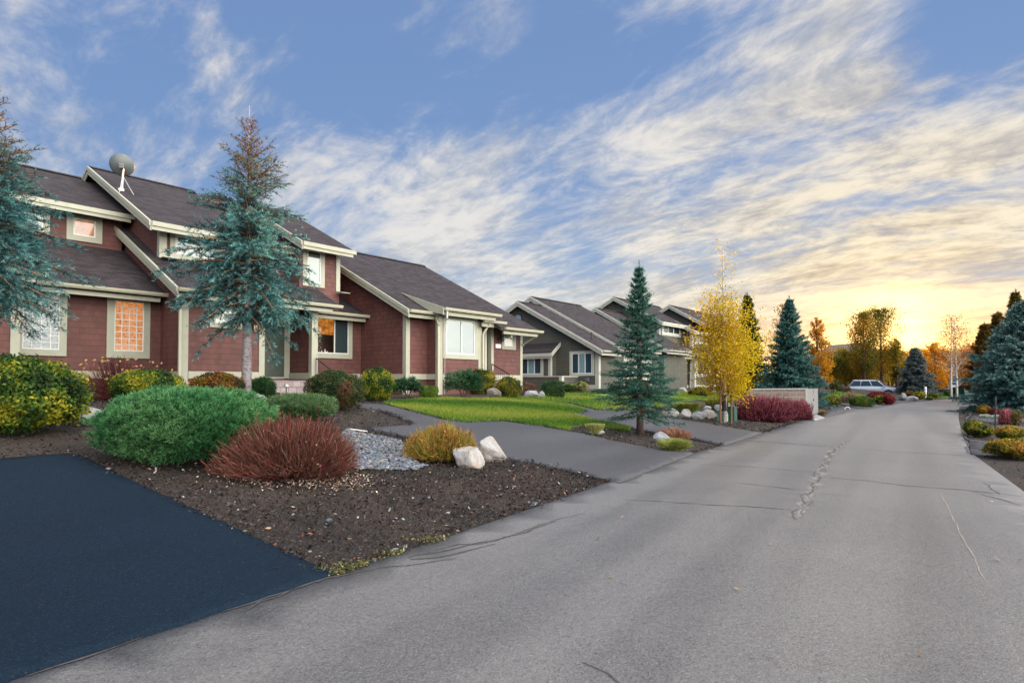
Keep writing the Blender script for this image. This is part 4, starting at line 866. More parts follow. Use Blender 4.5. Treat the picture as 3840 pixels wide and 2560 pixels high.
leafy('shrub', 'yellow-green dome shrub behind the large mugo pine, below the orange-lit window', 'shrub', spot(264, 418, 848, 930), YG, 16, (.05, .032))
leafy('shrub', 'russet and gold dome shrub left of the blue cedar trunk', 'shrub', spot(443, 557, 853, 925), ORB, 17, (.045, .028))
mugo('dwarf_conifer', 'small dark green conifer shrub right of the blue cedar trunk, before the porch steps', 'shrub', spot(578, 630, 868, 918), GR, [(.03, .10, .03), (.05, .13, .04)], 18, n=700, k=12, nl=.10)
mugo('mugo_pine', 'low spreading grey-green mugo pine in front of the porch steps', 'shrub', spot(611, 771, 906, 970), [(.020, .05, .02), (.03, .07, .025)], [(.11, .20, .08), (.16, .26, .11)], 19, n=3600, k=14, nl=.065)
leafy('shrub', 'dark red-tinged green ball shrub between the porch steps and the yellow-green ball', 'shrub', spot(701, 836, 850, 946), DK, 20, (.042, .027))
leafy('shrub', 'bright yellow-green ball shrub at the corner of the red gable wall, by the path start', 'shrub', spot(826, 908, 846, 923), YG, 21, (.05, .032))
def rhodo(label, sp, seed, n=1000, L=.13):
    c, z0, rx, h = sp; r = np.random.default_rng(seed); s, d = shell(n, r, 2.2, -.3); n = len(s); C = s*np.array([rx, rx*.8, h*.5])*(1-.5*r.random(n)**1.5)[:, None]*(1+.12*sn(d, 5, seed))[:, None]; C[:, 2] += h*.5
    k = 7; ax = unit(d+np.array([0, 0, .6])); A = np.repeat(C, k, 0); dv = unit(np.repeat(ax, k, 0)*.35+r.normal(size=(n*k, 3))*np.array([1, 1, .45])+np.array([0, 0, -.15])); N = unit(np.array([0, 0, 1.])+.4*r.normal(size=(n*k, 3)))
    V, Fc = leaves(A+dv*L*.45, dv, N, L*r.uniform(.7, 1.2, n*k), L*.26); colr = np.repeat(clump(A, [(.012, .045, .022), (.02, .075, .035), (.04, .12, .05), (.10, .17, .09)], r, seed, 3, .2), 4, 0)
    T = thing('rhododendron', label, 'shrub', (c[0], c[1], z0)); mk('foliage', V, Fc, M['leaf'], T, colr)
    mb = MB()
    for i in range(8): q = i*.8; mb.tube([(0, 0, -.05), (rx*.5*math.cos(q), rx*.4*math.sin(q), h*.7)], [.02, .008], 4)
    mb.build('stem', M['bark'], T)
rhodo('low open blue-green rhododendron against the footing of the red gable corner', spot(905, 968, 868, 914), 22, 260, .15)
leafy('box_shrub', 'small clipped green box shrub by the cream downspout', 'shrub', spot(965, 1004, 887, 914, .5), [(.03, .08, .01), (.07, .15, .015), (.14, .20, .02)], 23, (.035, .022), boxy=5)
rhodo('big glossy rhododendron under the wide bay window', spot(1022, 1107, 852, 919), 24, 900, .15)
leafy('shrub', 'yellow-green shrub behind the glossy rhododendron by the far entry steps', 'shrub', spot(1076, 1137, 848, 905), YG2, 25, (.05, .03), fuzz=.1)
leafy('shrub', 'olive-yellow ball shrub in front of the far entry railing', 'shrub', spot(1139, 1198, 866, 917), YG2, 26, (.05, .028), fuzz=.12)
twiggy('copper_shrub', 'copper-leaved upright shrub at the right end of the red house', 'shrub', spot(1186, 1240, 860, 908), [(.05, .035, .03)], 27, n=110, rad=.008, leafn=1500, leafcols=[(.28, .10, .05), (.40, .20, .11), (.18, .07, .04)])
leafy('box_hedge', 'dark green clipped block hedge before the patio wall', 'hedge', spot(1244, 1295, 877, 915, .5), [(.010, .035, .010), (.018, .06, .015), (.05, .10, .02)], 28, (.05, .03), boxy=6)
leafy('shrub', 'low yellow-green shrub by the patio wall, left of a pale variegated one', 'shrub', spot(1294, 1326, 881, 903), YG, 29, (.05, .03))
leafy('shrub', 'pale variegated shrub under the grey gable window', 'shrub', spot(1320, 1352, 876, 900), [(.06, .09, .03), (.20, .22, .07), (.36, .33, .14)], 30, (.05, .03))
leafy('shrub', 'small dark green shrub at the foot of the grey corner board', 'shrub', spot(1398, 1428, 885, 908), GR, 31, (.05, .03))
leafy('shrub', 'russet-topped shrub against the grey wall right of the green spruce', 'shrub', spot(1432, 1492, 870, 912), ORB, 32, (.05, .03))
for i, (a, b, t, bt, lab) in enumerate(((1580, 1632, 888, 913, 'low gold-flecked shrub on the mulch strip left of the birch'), (1648, 1705, 880, 908, 'dark low juniper behind the birch trunk, by the pale rocks'), (1360, 1396, 893, 908, 'low dark green shrub left of the grey corner board'))):
    leafy('shrub', lab, 'shrub', spot(a, b, t, bt), (YG2, GR, DK)[i], 200+i, (.06, .035))
grassclump('ornamental_grass', 'flat-topped straw-tipped grass clump beside a flat stone at the lawn corner', 'grass clump', spot(1340, 1394, 970, 998, .5), [(.06, .09, .02)], [(.34, .30, .12), (.22, .24, .06)], 33, 1500, True, w=.012)
grassclump('ornamental_grass', 'arching yellow-green grass tuft beside the blue-grey boulder at the road edge', 'grass clump', spot(1510, 1586, 1002, 1038, .5), [(.06, .10, .02), (.12, .13, .03)], [(.30, .31, .08), (.20, .25, .05)], 34, 1300, False, w=.012)
twiggy('russet_groundcover', 'low russet spreading shrub behind the blue-grey boulder', 'shrub', spot(1504, 1590, 983, 1009, .6), [(.12, .07, .05)], 35, n=1500, rad=.006, tipcols=[(.36, .16, .10), (.28, .12, .07), (.40, .22, .14)], base=.5)
grassclump('ornamental_grass', 'grass clump clipped like a green box above the left end of the rock row', 'grass clump', spot(1526, 1620, 923, 948, .45), [(.05, .10, .015)], [(.20, .26, .03), (.30, .30, .06)], 36, 2600, True, w=.02)
grassclump('ornamental_grass', 'taller box-clipped grass clump behind the middle of the rock row', 'grass clump', spot(1610, 1690, 914, 942, .45), [(.04, .09, .015)], [(.16, .22, .03), (.28, .27, .07)], 37, 2200, True, w=.02)
MR = [(.05, .012, .02), (.10, .02, .035)]; MRT = [(.17, .025, .045), (.12, .02, .035), (.24, .06, .08)]
twiggy('maroon_hedge', 'wide maroon twiggy hedge before the block enclosure', 'hedge', spot(1688, 1812, 907, 968, .6), MR, 38, n=2600, rad=.008, side=2600, tipcols=MRT, base=.75, boxy=4, leafn=2500, leafcols=MRT)
twiggy('maroon_hedge', 'narrower maroon twiggy hedge beside the metal cabinet doors', 'hedge', spot(1796, 1862, 916, 964, .6), MR, 39, n=1700, rad=.008, side=1600, tipcols=MRT, base=.75, boxy=4, leafn=1500, leafcols=MRT)
leafy('shrub', 'dull red-brown dome shrub peeping over the wide maroon hedge', 'shrub', spot(1716, 1760, 894, 925), [(.05, .02, .018), (.12, .05, .04)], 40, (.06, .035))
# beyond the enclosure
leafy('topiary', 'ball-topped dark olive topiary left of the silver car', 'shrub', spot(215, 432, 330, 560, conv=ZD), [(.02, .04, .01), (.06, .08, .012), (.20, .17, .02)], 41, (.08, .05), base_lift=.25)
leafy('shrub', 'yellow-olive ball shrub at the road edge by the white irrigation pipe', 'shrub', spot(200, 430, 562, 725, conv=ZD), YG2, 42, (.07, .045))
leafy('shrub', 'rosy little shrub at the right foot of the cabinet', 'shrub', spot(95, 200, 600, 725, conv=ZD), [(.10, .02, .03), (.20, .05, .05), (.10, .12, .02)], 43, (.06, .04))
grassclump('ornamental_grass', 'brown grass mound beside the concrete pad', 'grass clump', spot(95, 235, 760, 860, conv=ZD), [(.08, .06, .03)], [(.22, .16, .09)], 44, 700, False, w=.02)
twiggy('brown_shrub', 'pinkish-brown bare shrub before the rear wheel of the silver car', 'shrub', spot(450, 712, 488, 680, conv=ZD), [(.10, .06, .05)], 45, n=1500, rad=.010, tipcols=[(.30, .18, .14), (.20, .12, .09), (.26, .22, .10)], leafn=900, leafcols=[(.30, .16, .12), (.2, .17, .07)])
leafy('box_hedge', 'green clipped block hedge in front of the silver car', 'hedge', spot(600, 882, 575, 725, .5, conv=ZD), [(.02, .05, .01), (.05, .11, .015), (.13, .16, .02)], 46, (.07, .045), boxy=5)
RD = [(.06, .008, .012), (.15, .015, .02), (.26, .03, .03)]
leafy('red_barberry', 'crimson shrub before the middle of the silver car', 'shrub', spot(850, 1140, 500, 650, conv=ZD), RD, 47, (.08, .05))
leafy('red_barberry', 'crimson shrub before the front wheel of the silver car', 'shrub', spot(1070, 1225, 540, 695, conv=ZD), RD, 48, (.08, .05))
leafy('shrub', 'small yellow-green ball shrub between the two crimson shrubs', 'shrub', spot(930, 1082, 556, 685, conv=ZD), YG2, 49, (.07, .045))
leafy('shrub', 'bright yellow dome shrub left of the white post', 'shrub', spot(1508, 1682, 500, 615, conv=ZD), [(.06, .07, .01), (.22, .20, .015), (.36, .30, .02)], 50, (.09, .06))
leafy('shrub', 'olive dome shrub right of the white post', 'shrub', spot(1718, 1872, 514, 612, conv=ZD), YG2, 51, (.09, .06))
leafy('shrub', 'tiny yellow-green mound shrub below the white post', 'shrub', spot(1698, 1808, 576, 628, conv=ZD), YG, 52, (.07, .05))
leafy('shrub', 'dark russet shrub under the small blue-grey spruce', 'shrub', spot(1388, 1512, 488, 570, conv=ZD), ORB, 53, (.09, .06))
leafy('hedge', 'dark far hedge left of the white-trunked aspen', 'hedge', spot(1880, 2000, 470, 575, conv=ZD), GR, 54, (.10, .06), boxy=4)
leafy('shrub', 'bright green far shrub at the foot of the white-trunked aspen', 'shrub', spot(1985, 2070, 490, 580, conv=ZD), [(.05, .12, .02), (.14, .24, .03)], 55, (.09, .06))
leafy('hedge', 'dull brown far hedge left of the silver car', 'hedge', spot(395, 570, 425, 520, conv=ZD), [(.07, .06, .04), (.14, .11, .08)], 56, (.10, .06), boxy=4)
# right of the road
leafy('shrub', 'left one of a merged pair of gold-green domes on the right verge', 'shrub', spot(272, 520, 478, 680, conv=ZE), YG2, 57, (.06, .038))
leafy('shrub', 'right one of a merged pair of gold-green domes on the right verge', 'shrub', spot(345, 655, 530, 712, conv=ZE), YG2, 58, (.06, .038))
leafy('shrub', 'gold-topped dome shrub right of the black marker stake', 'shrub', spot(700, 1060, 556, 750, conv=ZE), [(.04, .05, .01), (.12, .14, .015), (.36, .27, .02), (.28, .11, .03)], 59, (.055, .035))
leafy('shrub', 'nearest low golden hedge-like dome at the right edge of the picture', 'shrub', spot(660, 1420, 735, 1005, .5, conv=ZE), [(.05, .05, .012), (.14, .13, .015), (.38, .27, .02), (.34, .14, .04)], 60, (.05, .032), boxy=2.6)
leafy('shrub', 'orange-gold small shrub at the left foot of the big blue spruce', 'shrub', spot(442, 625, 278, 405, conv=ZE), [(.06, .05, .01), (.26, .15, .02), (.36, .22, .02)], 61, (.06, .04))
leafy('red_barberry', 'deep red low shrub under the big blue spruce', 'shrub', spot(595, 745, 325, 425, conv=ZE), RD, 62, (.06, .04))
twiggy('pink_shrub', 'rose-red twiggy shrub before the big blue spruce', 'shrub', spot(735, 935, 318, 535, conv=ZE), [(.10, .04, .04)], 63, n=1500, rad=.007, tipcols=[(.34, .08, .10), (.45, .16, .17), (.25, .05, .07)], leafn=1200, leafcols=[(.40, .08, .10), (.5, .2, .2)])
leafy('box_shrub', 'squared green and red shrub at the right edge beside the rose-red one', 'shrub', spot(915, 1022, 350, 548, .6, conv=ZE), [(.03, .07, .015), (.13, .16, .03), (.22, .05, .05)], 64, (.05, .035), boxy=5)
leafy('red_groundcover', 'strip of scarlet groundcover at the foot of the big blue spruce', 'shrub', spot(480, 830, 228, 280, .3, conv=ZE), [(.20, .02, .025), (.45, .06, .05)], 65, (.07, .045), boxy=3)
leafy('grey_groundcover', 'left one of two silvery mound plants edging the right-hand drive', 'shrub', spot(478, 624, 402, 458, conv=ZE), [(.30, .36, .30), (.42, .47, .40)], 66, (.04, .025))
leafy('grey_groundcover', 'right one of two silvery mound plants edging the right-hand drive', 'shrub', spot(634, 758, 406, 462, conv=ZE), [(.28, .36, .30), (.40, .48, .40)], 67, (.04, .025))
# bare red shrub with a few big pale leaves by the orange window
sp_ = spot(135, 388, 792, 915, .5); c, z0, rx, h = sp_
P = hw(1.6, -1.3); c = P; z0 = gz1(*P); h = 1.25; rx = 1.35
T = twiggy('bare_shrub', 'bare dark red shrub with a few big pale leaves below the orange-lit window', 'shrub', (c, z0, rx, h), [(.06, .022, .02), (.10, .03, .028)], 68, n=1000, rad=.008, tipcols=[(.14, .03, .03), (.09, .03, .03)], base=.2)
r = np.random.default_rng(5); n = 85; C = np.stack([r.uniform(-1.25, 1.25, n), r.uniform(-.9, .3, n), r.uniform(.45, 1.2, n)], 1); C[:12, 0] += .5
V, Fc = leaves(C, r.normal(size=(n, 3))+np.array([0, 0, -.6]), r.normal(size=(n, 3))+np.array([.6, -1.2, 0]), r.uniform(.07, .12, n), r.uniform(.055, .085, n)); mk('foliage', V, Fc, M['leaf'], T, np.repeat(pick([(.55, .36, .20), (.50, .25, .14), (.50, .40, .08)], [2, 2, 1], n, r), 4, 0))

# ------------------------------------------------------------------ trees
def conifer(nm, label, P, H, Rad, cb, prof, nbr, up, droop, seed, cols, nl=.07, nw=.012, tw=.5, ntw=13, per=3, seg=.055, trunk=.1, bark_='bark', group=None, cat='tree', tipcols=None, sparse=None, zsc=.22, lean=(0, 0), hook=0.0, whorl=None, var=.28, brc='bark', brk=1.0, sun_topcol=None):
    r = np.random.default_rng(seed); S_, D_, Ln, CB = [], [], [], []; mb = MB(); tz = P[2]
    tr = [(0, 0, -.2), (.01, .01, H*.25), (lean[0]*.4-.015, lean[1]*.4+.02, H*.55), (lean[0]*.8, lean[1]*.8, H*.85), (lean[0], lean[1], H)]
    mb.tube(tr, [trunk*1.12, trunk*.88, trunk*.55, trunk*.2, .008], 10)
    T = thing(nm, label, cat, (P[0], P[1], P[2]), 0, group); mb.build('trunk', M[bark_], T, smooth=True)
    paths = []; prad = []
    for i in range(nbr):
        t = (i+r.random())/nbr
        if whorl: t = (math.floor(t*whorl)+.5+r.normal(0, .10))/whorl
        t = min(max(t, 0), .995)
        hh = cb+(H*.95-cb)*t; q = i*2.39996+r.normal(0, .3); L = Rad*max(prof(t), .02)*r.uniform(1-var, 1+var*.6)
        if L < .04: continue
        a = up(t)+r.normal(0, .10); dr = droop(t)*L*r.uniform(.7, 1.3); s = np.linspace(0, 1, 7); ox = lean[0]*hh/H; oy = lean[1]*hh/H
        q2 = q+r.normal(0, .12)*s; rr_ = L*s*math.cos(a)
        pts = np.stack([ox+rr_*np.cos(q2), oy+rr_*np.sin(q2), hh+L*s*math.sin(a)-dr*s**2+hook*L*s**4], 1); paths.append(pts); prad.append(np.linspace(.004+.012*L, .003, 7)*brk)
        k = max(4, int(ntw*(.4+.6*L/Rad)))
        f = np.linspace(.12, 1.0, k)+r.normal(0, .02, k); f = np.clip(f, .08, 1)
        base = np.stack([np.interp(f, s, pts[:, j]) for j in range(3)], 1); tg = np.gradient(pts, axis=0); tg = np.stack([np.interp(f, s, tg[:, j]) for j in range(3)], 1); tg = unit(tg)
        for sgn in (-1, 1):
            side = np.stack([-np.sin(np.full(k, q)), np.cos(np.full(k, q)), np.zeros(k)], 1)*sgn
            dd_ = unit(tg*r.uniform(.5, 1.0, (k, 1))+side*r.uniform(.55, 1.0, (k, 1))+np.array([0, 0, 1])*r.normal(-.02, zsc, (k, 1)))
            ln = tw*L*(1.05-.75*f)*r.uniform(.6, 1.2, k)+.06; S_.append(base); D_.append(dd_); Ln.append(ln)
        S_.append(base[-1:]); D_.append(tg[-1:]); Ln.append(np.array([.12+.08*L])); S_.append(base); D_.append(tg); Ln.append(np.full(k, L/k*1.1))
    S_.append(np.array([[lean[0], lean[1], H*f_] for f_ in (.86, .90, .94)])); D_.append(np.array([[0, 0, 1.]]*3)); Ln.append(np.array([H*.06]*3))
    S_ = np.concatenate(S_); D_ = np.concatenate(D_); Ln = np.concatenate(Ln)
    if sparse is not None:
        kf = r.random(len(S_)) < np.array([sparse((z-cb)/(H-cb)) for z in S_[:, 2]]); S_, D_, Ln = S_[kf], D_[kf], Ln[kf]
    V, Fc = tubes3(np.array(paths), np.array(prad), 4); mk('branch', V, Fc, M[brc], T)
    m = np.maximum(2, (Ln/seg).astype(int)); ids = np.repeat(np.arange(len(S_)), m*per); tot = len(ids)
    f = r.random(tot); A = S_[ids]+D_[ids]*(Ln[ids]*f)[:, None]+np.array([0, 0, -1.])*(.10*Ln[ids]*f**2)[:, None]
    dv = unit(D_[ids]*.75+r.normal(size=(tot, 3))*.62+np.array([0, 0, .12])); ln = nl*r.uniform(.6, 1.3, tot)[:, None]
    Vn, Fn = blades(A, A+dv*ln, nw*r.uniform(.7, 1.4, tot), r.normal(size=(tot, 3)))
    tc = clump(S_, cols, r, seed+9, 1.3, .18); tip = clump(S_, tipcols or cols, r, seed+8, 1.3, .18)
    if sun_topcol:  # orange sunlight on the crown top is worked into the needle colour
        k_ = np.clip(((S_[:, 2]-cb)/(H-cb)-.50)/.35+r.normal(0, .28, len(S_)), 0, 1)[:, None]; tc = tc*(1-k_)+np.array(sun_topcol)*k_; tip = tip*(1-k_)+np.array(sun_topcol)*1.3*k_
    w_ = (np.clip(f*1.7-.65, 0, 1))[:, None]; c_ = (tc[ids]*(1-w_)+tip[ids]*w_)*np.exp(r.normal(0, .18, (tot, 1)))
    mk('crown', Vn, Fn, M['needle'], T, np.repeat(c_, 4, 0)); return T
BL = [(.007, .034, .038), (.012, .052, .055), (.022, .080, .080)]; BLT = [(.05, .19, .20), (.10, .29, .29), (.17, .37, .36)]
cedar_prof = lambda t: min(1.0, .66+1.5*t) if t < .34 else 1-.93*((t-.34)/.66)**1.15
cedar_up = lambda t: -.18+1.0*t; cedar_dr = lambda t: .45*(1-t)**1.5
pc = G2(565, 922); Z = pc[1]
conifer('blue_cedar', 'blue cedar with a bare pale trunk and sunlit top before the red house door', pc, hpx(384, Z)-pc[2], 1.62*Z/16.3, hpx(1195, Z)-pc[2], cedar_prof, 200, cedar_up, cedar_dr, 71, BL, .070, .013, .46, 15, 5, .05, .125, 'bark_grey', tipcols=BLT, sparse=lambda t: 1 if t < .42 else max(.12, 1-2.3*(t-.42)), zsc=.38, var=.55, brc='bark_red', brk=1.7, sun_topcol=(.13, .072, .022))
Z = 11.6; pc = atZ(-62, Z)
conifer('blue_cedar', 'blue cedar with drooping branches entering at the left edge of the picture', pc, hpx(255, Z)-pc[2], 1.42, hpx(1120, Z)-pc[2], cedar_prof, 200, cedar_up, cedar_dr, 72, BL, .060, .011, .46, 15, 5, .05, .12, 'bark_grey', tipcols=BLT, sparse=lambda t: 1 if t < .42 else max(.12, 1-2.3*(t-.42)), zsc=.38, var=.55, brc='bark_red', brk=1.7, sun_topcol=(.13, .072, .022))
GS = [(.012, .045, .035), (.016, .065, .048), (.022, .085, .06)]; GST = [(.03, .12, .09), (.05, .17, .13), (.07, .20, .16)]
spr = lambda t: 1-.93*t**.9; pc = G(2400, 1626); Z = pc[1]
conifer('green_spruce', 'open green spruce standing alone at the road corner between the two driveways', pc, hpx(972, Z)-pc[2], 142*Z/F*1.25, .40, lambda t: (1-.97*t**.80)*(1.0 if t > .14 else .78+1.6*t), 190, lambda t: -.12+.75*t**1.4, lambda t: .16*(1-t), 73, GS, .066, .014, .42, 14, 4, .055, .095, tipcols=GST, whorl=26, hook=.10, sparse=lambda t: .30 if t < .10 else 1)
T5Z = 34.5; pc = atZ(2963, T5Z)
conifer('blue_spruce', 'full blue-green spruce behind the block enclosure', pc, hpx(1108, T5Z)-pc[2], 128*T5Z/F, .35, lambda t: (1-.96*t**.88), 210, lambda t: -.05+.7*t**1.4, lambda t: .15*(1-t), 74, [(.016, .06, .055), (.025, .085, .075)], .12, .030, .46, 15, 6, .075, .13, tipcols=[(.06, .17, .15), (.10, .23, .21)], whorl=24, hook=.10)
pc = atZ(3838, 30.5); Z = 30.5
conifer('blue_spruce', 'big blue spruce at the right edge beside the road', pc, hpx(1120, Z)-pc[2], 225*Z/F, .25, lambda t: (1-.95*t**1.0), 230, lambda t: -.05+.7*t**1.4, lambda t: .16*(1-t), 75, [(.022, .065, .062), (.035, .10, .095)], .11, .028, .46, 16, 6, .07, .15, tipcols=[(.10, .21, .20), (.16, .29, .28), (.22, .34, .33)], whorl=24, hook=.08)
pc = atZ(3815, 38); Z = 38
OLV = [(.05, .07, .015), (.09, .085, .016), (.13, .10, .02)]
conifer('conifer', 'tall olive conifer with a sunlit spire behind the big blue spruce', pc, hpx(1080, Z)-pc[2], 115*Z/F, .5, lambda t: 1-.95*t, 170, lambda t: .1+.6*t, lambda t: .1, 76, OLV, .15, .04, .45, 13, 6, .09, .13)
for i, (px, top, Zc, rp, lab) in enumerate(((3745, 1165, 44, 62, 'orange-lit conifer behind the big blue spruce, left of the olive spire'), (3695, 1208, 46, 48, 'smaller orange-lit conifer leftmost behind the big blue spruce'))):
    pc = atZ(px, Zc); conifer('conifer', lab, pc, hpx(top, Zc)-pc[2], rp*Zc/F*1.5, .5, lambda t: 1-.9*t, 140, lambda t: .25+.5*t, lambda t: .08, 77+i, [(.10, .07, .012), (.20, .09, .012)], .18, .05, .45, 12, 6, .11, .12)
pc = atZ(2805, 38); conifer('conifer', 'dark green conifer with a thin spire behind the yellow birch', pc, hpx(1096, 38)-pc[2], 90*38/F, .4, lambda t: 1-.9*t**.8, 170, lambda t: .05+.6*t, lambda t: .15, 80, [(.025, .05, .012), (.06, .085, .012), (.14, .13, .012)], .15, .04, .45, 13, 6, .09, .12)
pc = atZ(3433, 58); conifer('blue_spruce', 'small grey-blue spruce beyond the silver car', pc, hpx(1300, 58)-pc[2], 68*58/F, .3, lambda t: 1-.92*t, 150, lambda t: -.05+.6*t, lambda t: .1, 81, [(.045, .07, .07), (.07, .10, .10)], .20, .055, .45, 12, 6, .13, .14, tipcols=[(.12, .16, .16), (.18, .22, .22)], whorl=13)

def leaftree(nm, label, P, H, Rad, cb, prof, nleaf, leaf, cols, seed, bark_='bark', trunk=.08, nlimb=26, up=.9, group=None, spread=.16, dens=None, lean=(0, 0), mat='aspen_leaf', trunks=None, jit=.2, flop=0.0):
    r = np.random.default_rng(seed); T = thing(nm, label, 'tree', tuple(P), 0, group)
    for (ox, oy, tx, ty) in (trunks or [(0, 0, lean[0], lean[1])]):
        MB().tube([(ox, oy, -.15), (ox+.02, oy, H*.2), (ox*.7+tx*.4, oy*.7+ty*.4, H*.5), (ox*.4+tx*.8, oy*.4+ty*.8, H*.8), (ox*.2+tx, oy*.2+ty, H*.985)], [trunk*1.15, trunk*.95, trunk*.62, trunk*.28, .006], 10).build('trunk', M[bark_], T, smooth=True)
    paths, rads, Ls, hs = [], [], [], []
    for i in range(nlimb):
        t = (i+r.random())/nlimb; hh = cb*.85+(H-cb*.85)*t*.93; q = i*2.39996+r.normal(0, .3); L = Rad*prof(t)*r.uniform(.75, 1.12)
        if L < .04: continue
        a = up*(.75+.5*t)+r.normal(0, .12); s = np.linspace(0, 1, 6); k = hh/H
        pts = np.stack([lean[0]*k+L*s*math.cos(q), lean[1]*k+L*s*math.sin(q), hh+L*s*math.tan(min(a, 1.2))*.8-flop*L*s**2], 1); pts[1:] += r.normal(0, .04*L, (5, 3)); pts[:, 2] = np.minimum(pts[:, 2], H)
        paths.append(pts); rads.append(np.linspace(max(.006, trunk*.35*(1-t)), .003, 6)); Ls.append(L); hs.append(t)
    paths = np.array(paths); V, Fc = tubes3(paths, np.array(rads), 4); mk('branch', V, Fc, M[bark_], T)
    wgt = np.array(Ls)*(np.array([dens(t) for t in hs]) if dens else 1); wgt = wgt/wgt.sum(); li = r.choice(len(paths), nleaf, p=wgt); f = r.uniform(.18, 1.0, nleaf)**.8*5; i0 = np.minimum(f.astype(int), 4); fr = (f-i0)[:, None]
    C = paths[li, i0]*(1-fr)+paths[li, i0+1]*fr; sg = np.maximum(spread*np.array(Ls)[li], .05)[:, None]; tw_ = r.normal(size=(nleaf//14+1, 3)); C = C+r.normal(size=(nleaf, 3))*sg*.55+tw_[r.integers(0, len(tw_), nleaf)]*sg*.9
    N = unit(r.normal(size=(nleaf, 3))+np.array([0, 0, .3])); D = unit(r.normal(size=(nleaf, 3))+np.array([0, 0, -.5])); V, Fc = leaves(C, D, N, leaf*r.uniform(.7, 1.3, nleaf), leaf*.7*r.uniform(.7, 1.3, nleaf))
    mk('crown', V, Fc, M[mat], T, np.repeat(clump(C, cols, r, seed+3, 1.2, jit), 4, 0)); return T
# the yellow birch, its stakes and wrapping
pb = G(2717, 1584); Z = pb[1]; HB = hpx(908, Z)-pb[2]
YEL = [(.32, .21, .008), (.47, .32, .008), (.56, .42, .012), (.30, .29, .012), (.46, .27, .010)]
leaftree('birch_tree', 'slender yellow-leaved birch with a white trunk held by two wooden stakes', pb, HB, 1.25, hpx(1480, Z)-pb[2], lambda t: (.55+1.5*t if t < .22 else max(.20, .90-1.05*(t-.22)) if t < .72 else .30), 15000, .075, YEL, 91, 'bark_white', .075, 60, .85, spread=.30, dens=lambda t: 1.0 if t < .36 else max(.035, 1-2.9*(t-.36)))
mb = MB(); mb.tube([(0, 0, .42), (.0, 0, 1.0)], [.089, .078], 12)
tw1 = mb.build('trunk_wrap', M['rubber'], None); tw1.location = tuple(pb); setp(tw1, 'black band wrapped round the white trunk of the birch', 'trunk wrap')
for dx_, lab in ((-.20, 'wooden stake on the left of the birch trunk'), (.19, 'wooden stake on the right of the birch trunk')):
    MB().tube([(0, 0, -.1), (.01, 0, 1.0 if dx_ > 0 else 1.55)], .032, 8).build('tree_stake', M['wood'], None, loc=(pb[0]+dx_, pb[1]-.15, pb[2])); o = col.objects[-1]; setp(o, lab, 'stake', 'stakes holding the birch')
MB().tube([(-.2, -.15, .98), (.0, -.09, 1.0), (.19, -.15, .96)], .012, 6).build('tree_tie', M['rubber'], None, loc=tuple(pb)); setp(col.objects[-1], 'black tie strap between the stakes and the birch', 'strap')
GOLD = [(.26, .12, .010), (.42, .20, .012), (.55, .27, .015)]; OGR = [(.06, .07, .010), (.15, .12, .012), (.27, .17, .014), (.38, .19, .012)]
def ft(nm, label, px, top, Zc, rp, cols, seed, n=5200, leaf=.14, cb=.6, prof=None, **k):
    P = atZ(px, Zc); return leaftree(nm, label, P, hpx(top, Zc)-P[2], rp*Zc/F, cb, prof or (lambda t: (.75+t if t < .25 else 1-.85*((t-.25)/.75)**1.3)), n, leaf, cols, seed, trunk=.14, **k)
ft('golden_tree', 'golden-leaved tree just right of the blue-green spruce', 3065, 1185, 44, 62, GOLD, 101, 5200, .13)
ft('golden_tree', 'tall thin bronze tree showing over the blue-green spruce', 2935, 1125, 50, 55, [(.14, .06, .012), (.22, .09, .015), (.10, .06, .02)], 102, 2200, .13, spread=.3)
ft('golden_tree', 'golden tree between the small grey-blue spruce and the white-trunked aspen', 3506, 1290, 60, 62, [(.42, .20, .010), (.58, .29, .012), (.34, .15, .012)], 103, 5200, .17)
ft('orange_tree', 'orange-bronze tree right of the white-trunked aspen', 3652, 1282, 62, 60, [(.26, .10, .012), (.36, .13, .012), (.12, .075, .012)], 104, 4200, .17)
ft('orange_tree', 'dark bronze tree low between the aspen and the big blue spruce', 3700, 1330, 58, 60, [(.12, .07, .015), (.22, .09, .014), (.07, .06, .015)], 105, 4200, .17)
jun = lambda t: (.7+.6*t if t < .4 else .94-.75*((t-.4)/.6)**1.4)
ft('juniper', 'left of the two tall thin junipers against the sunset', 3240, 1172, 66, 56, OGR, 106, 9500, .15, 1.0, jun, up=1.15, spread=.22, nlimb=46)
ft('juniper', 'right of the two tall thin junipers against the sunset, the broader one', 3305, 1162, 67, 70, OGR, 107, 9500, .15, 1.0, jun, up=1.15, spread=.22, nlimb=46)
ft('juniper', 'short thin juniper right of the two tall ones', 3362, 1270, 66, 26, OGR, 108, 3600, .15, .8, jun, up=1.15, spread=.25)
for px, top, Zc, rp_, cs_, lab in ((3395, 1318, 82, 50, GOLD, 'slim golden tree between the junipers and the small grey-blue spruce'), (3462, 1312, 88, 55, GOLD, 'far golden tree behind the small grey-blue spruce'), (3562, 1330, 84, 60, GOLD, 'far golden tree straight behind the aspen trunks'), (3612, 1320, 90, 60, [(.30, .13, .012), (.42, .18, .012)], 'far orange tree just right of the aspen trunks'), (3345, 1300, 86, 60, GOLD, 'far golden tree behind the short thin juniper'), (3150, 1305, 88, 55, [(.16, .13, .012), (.30, .19, .012)], 'far olive-gold tree before the far gabled roofs'), (3690, 1300, 84, 60, [(.30, .13, .012), (.42, .18, .012)], 'far orange tree behind the dark bronze one')):
    ft('golden_tree', lab, px, top, Zc, rp_, cs_, 300+int(px), 3000, .2, .2, spread=.24)
rj = random.Random(4)
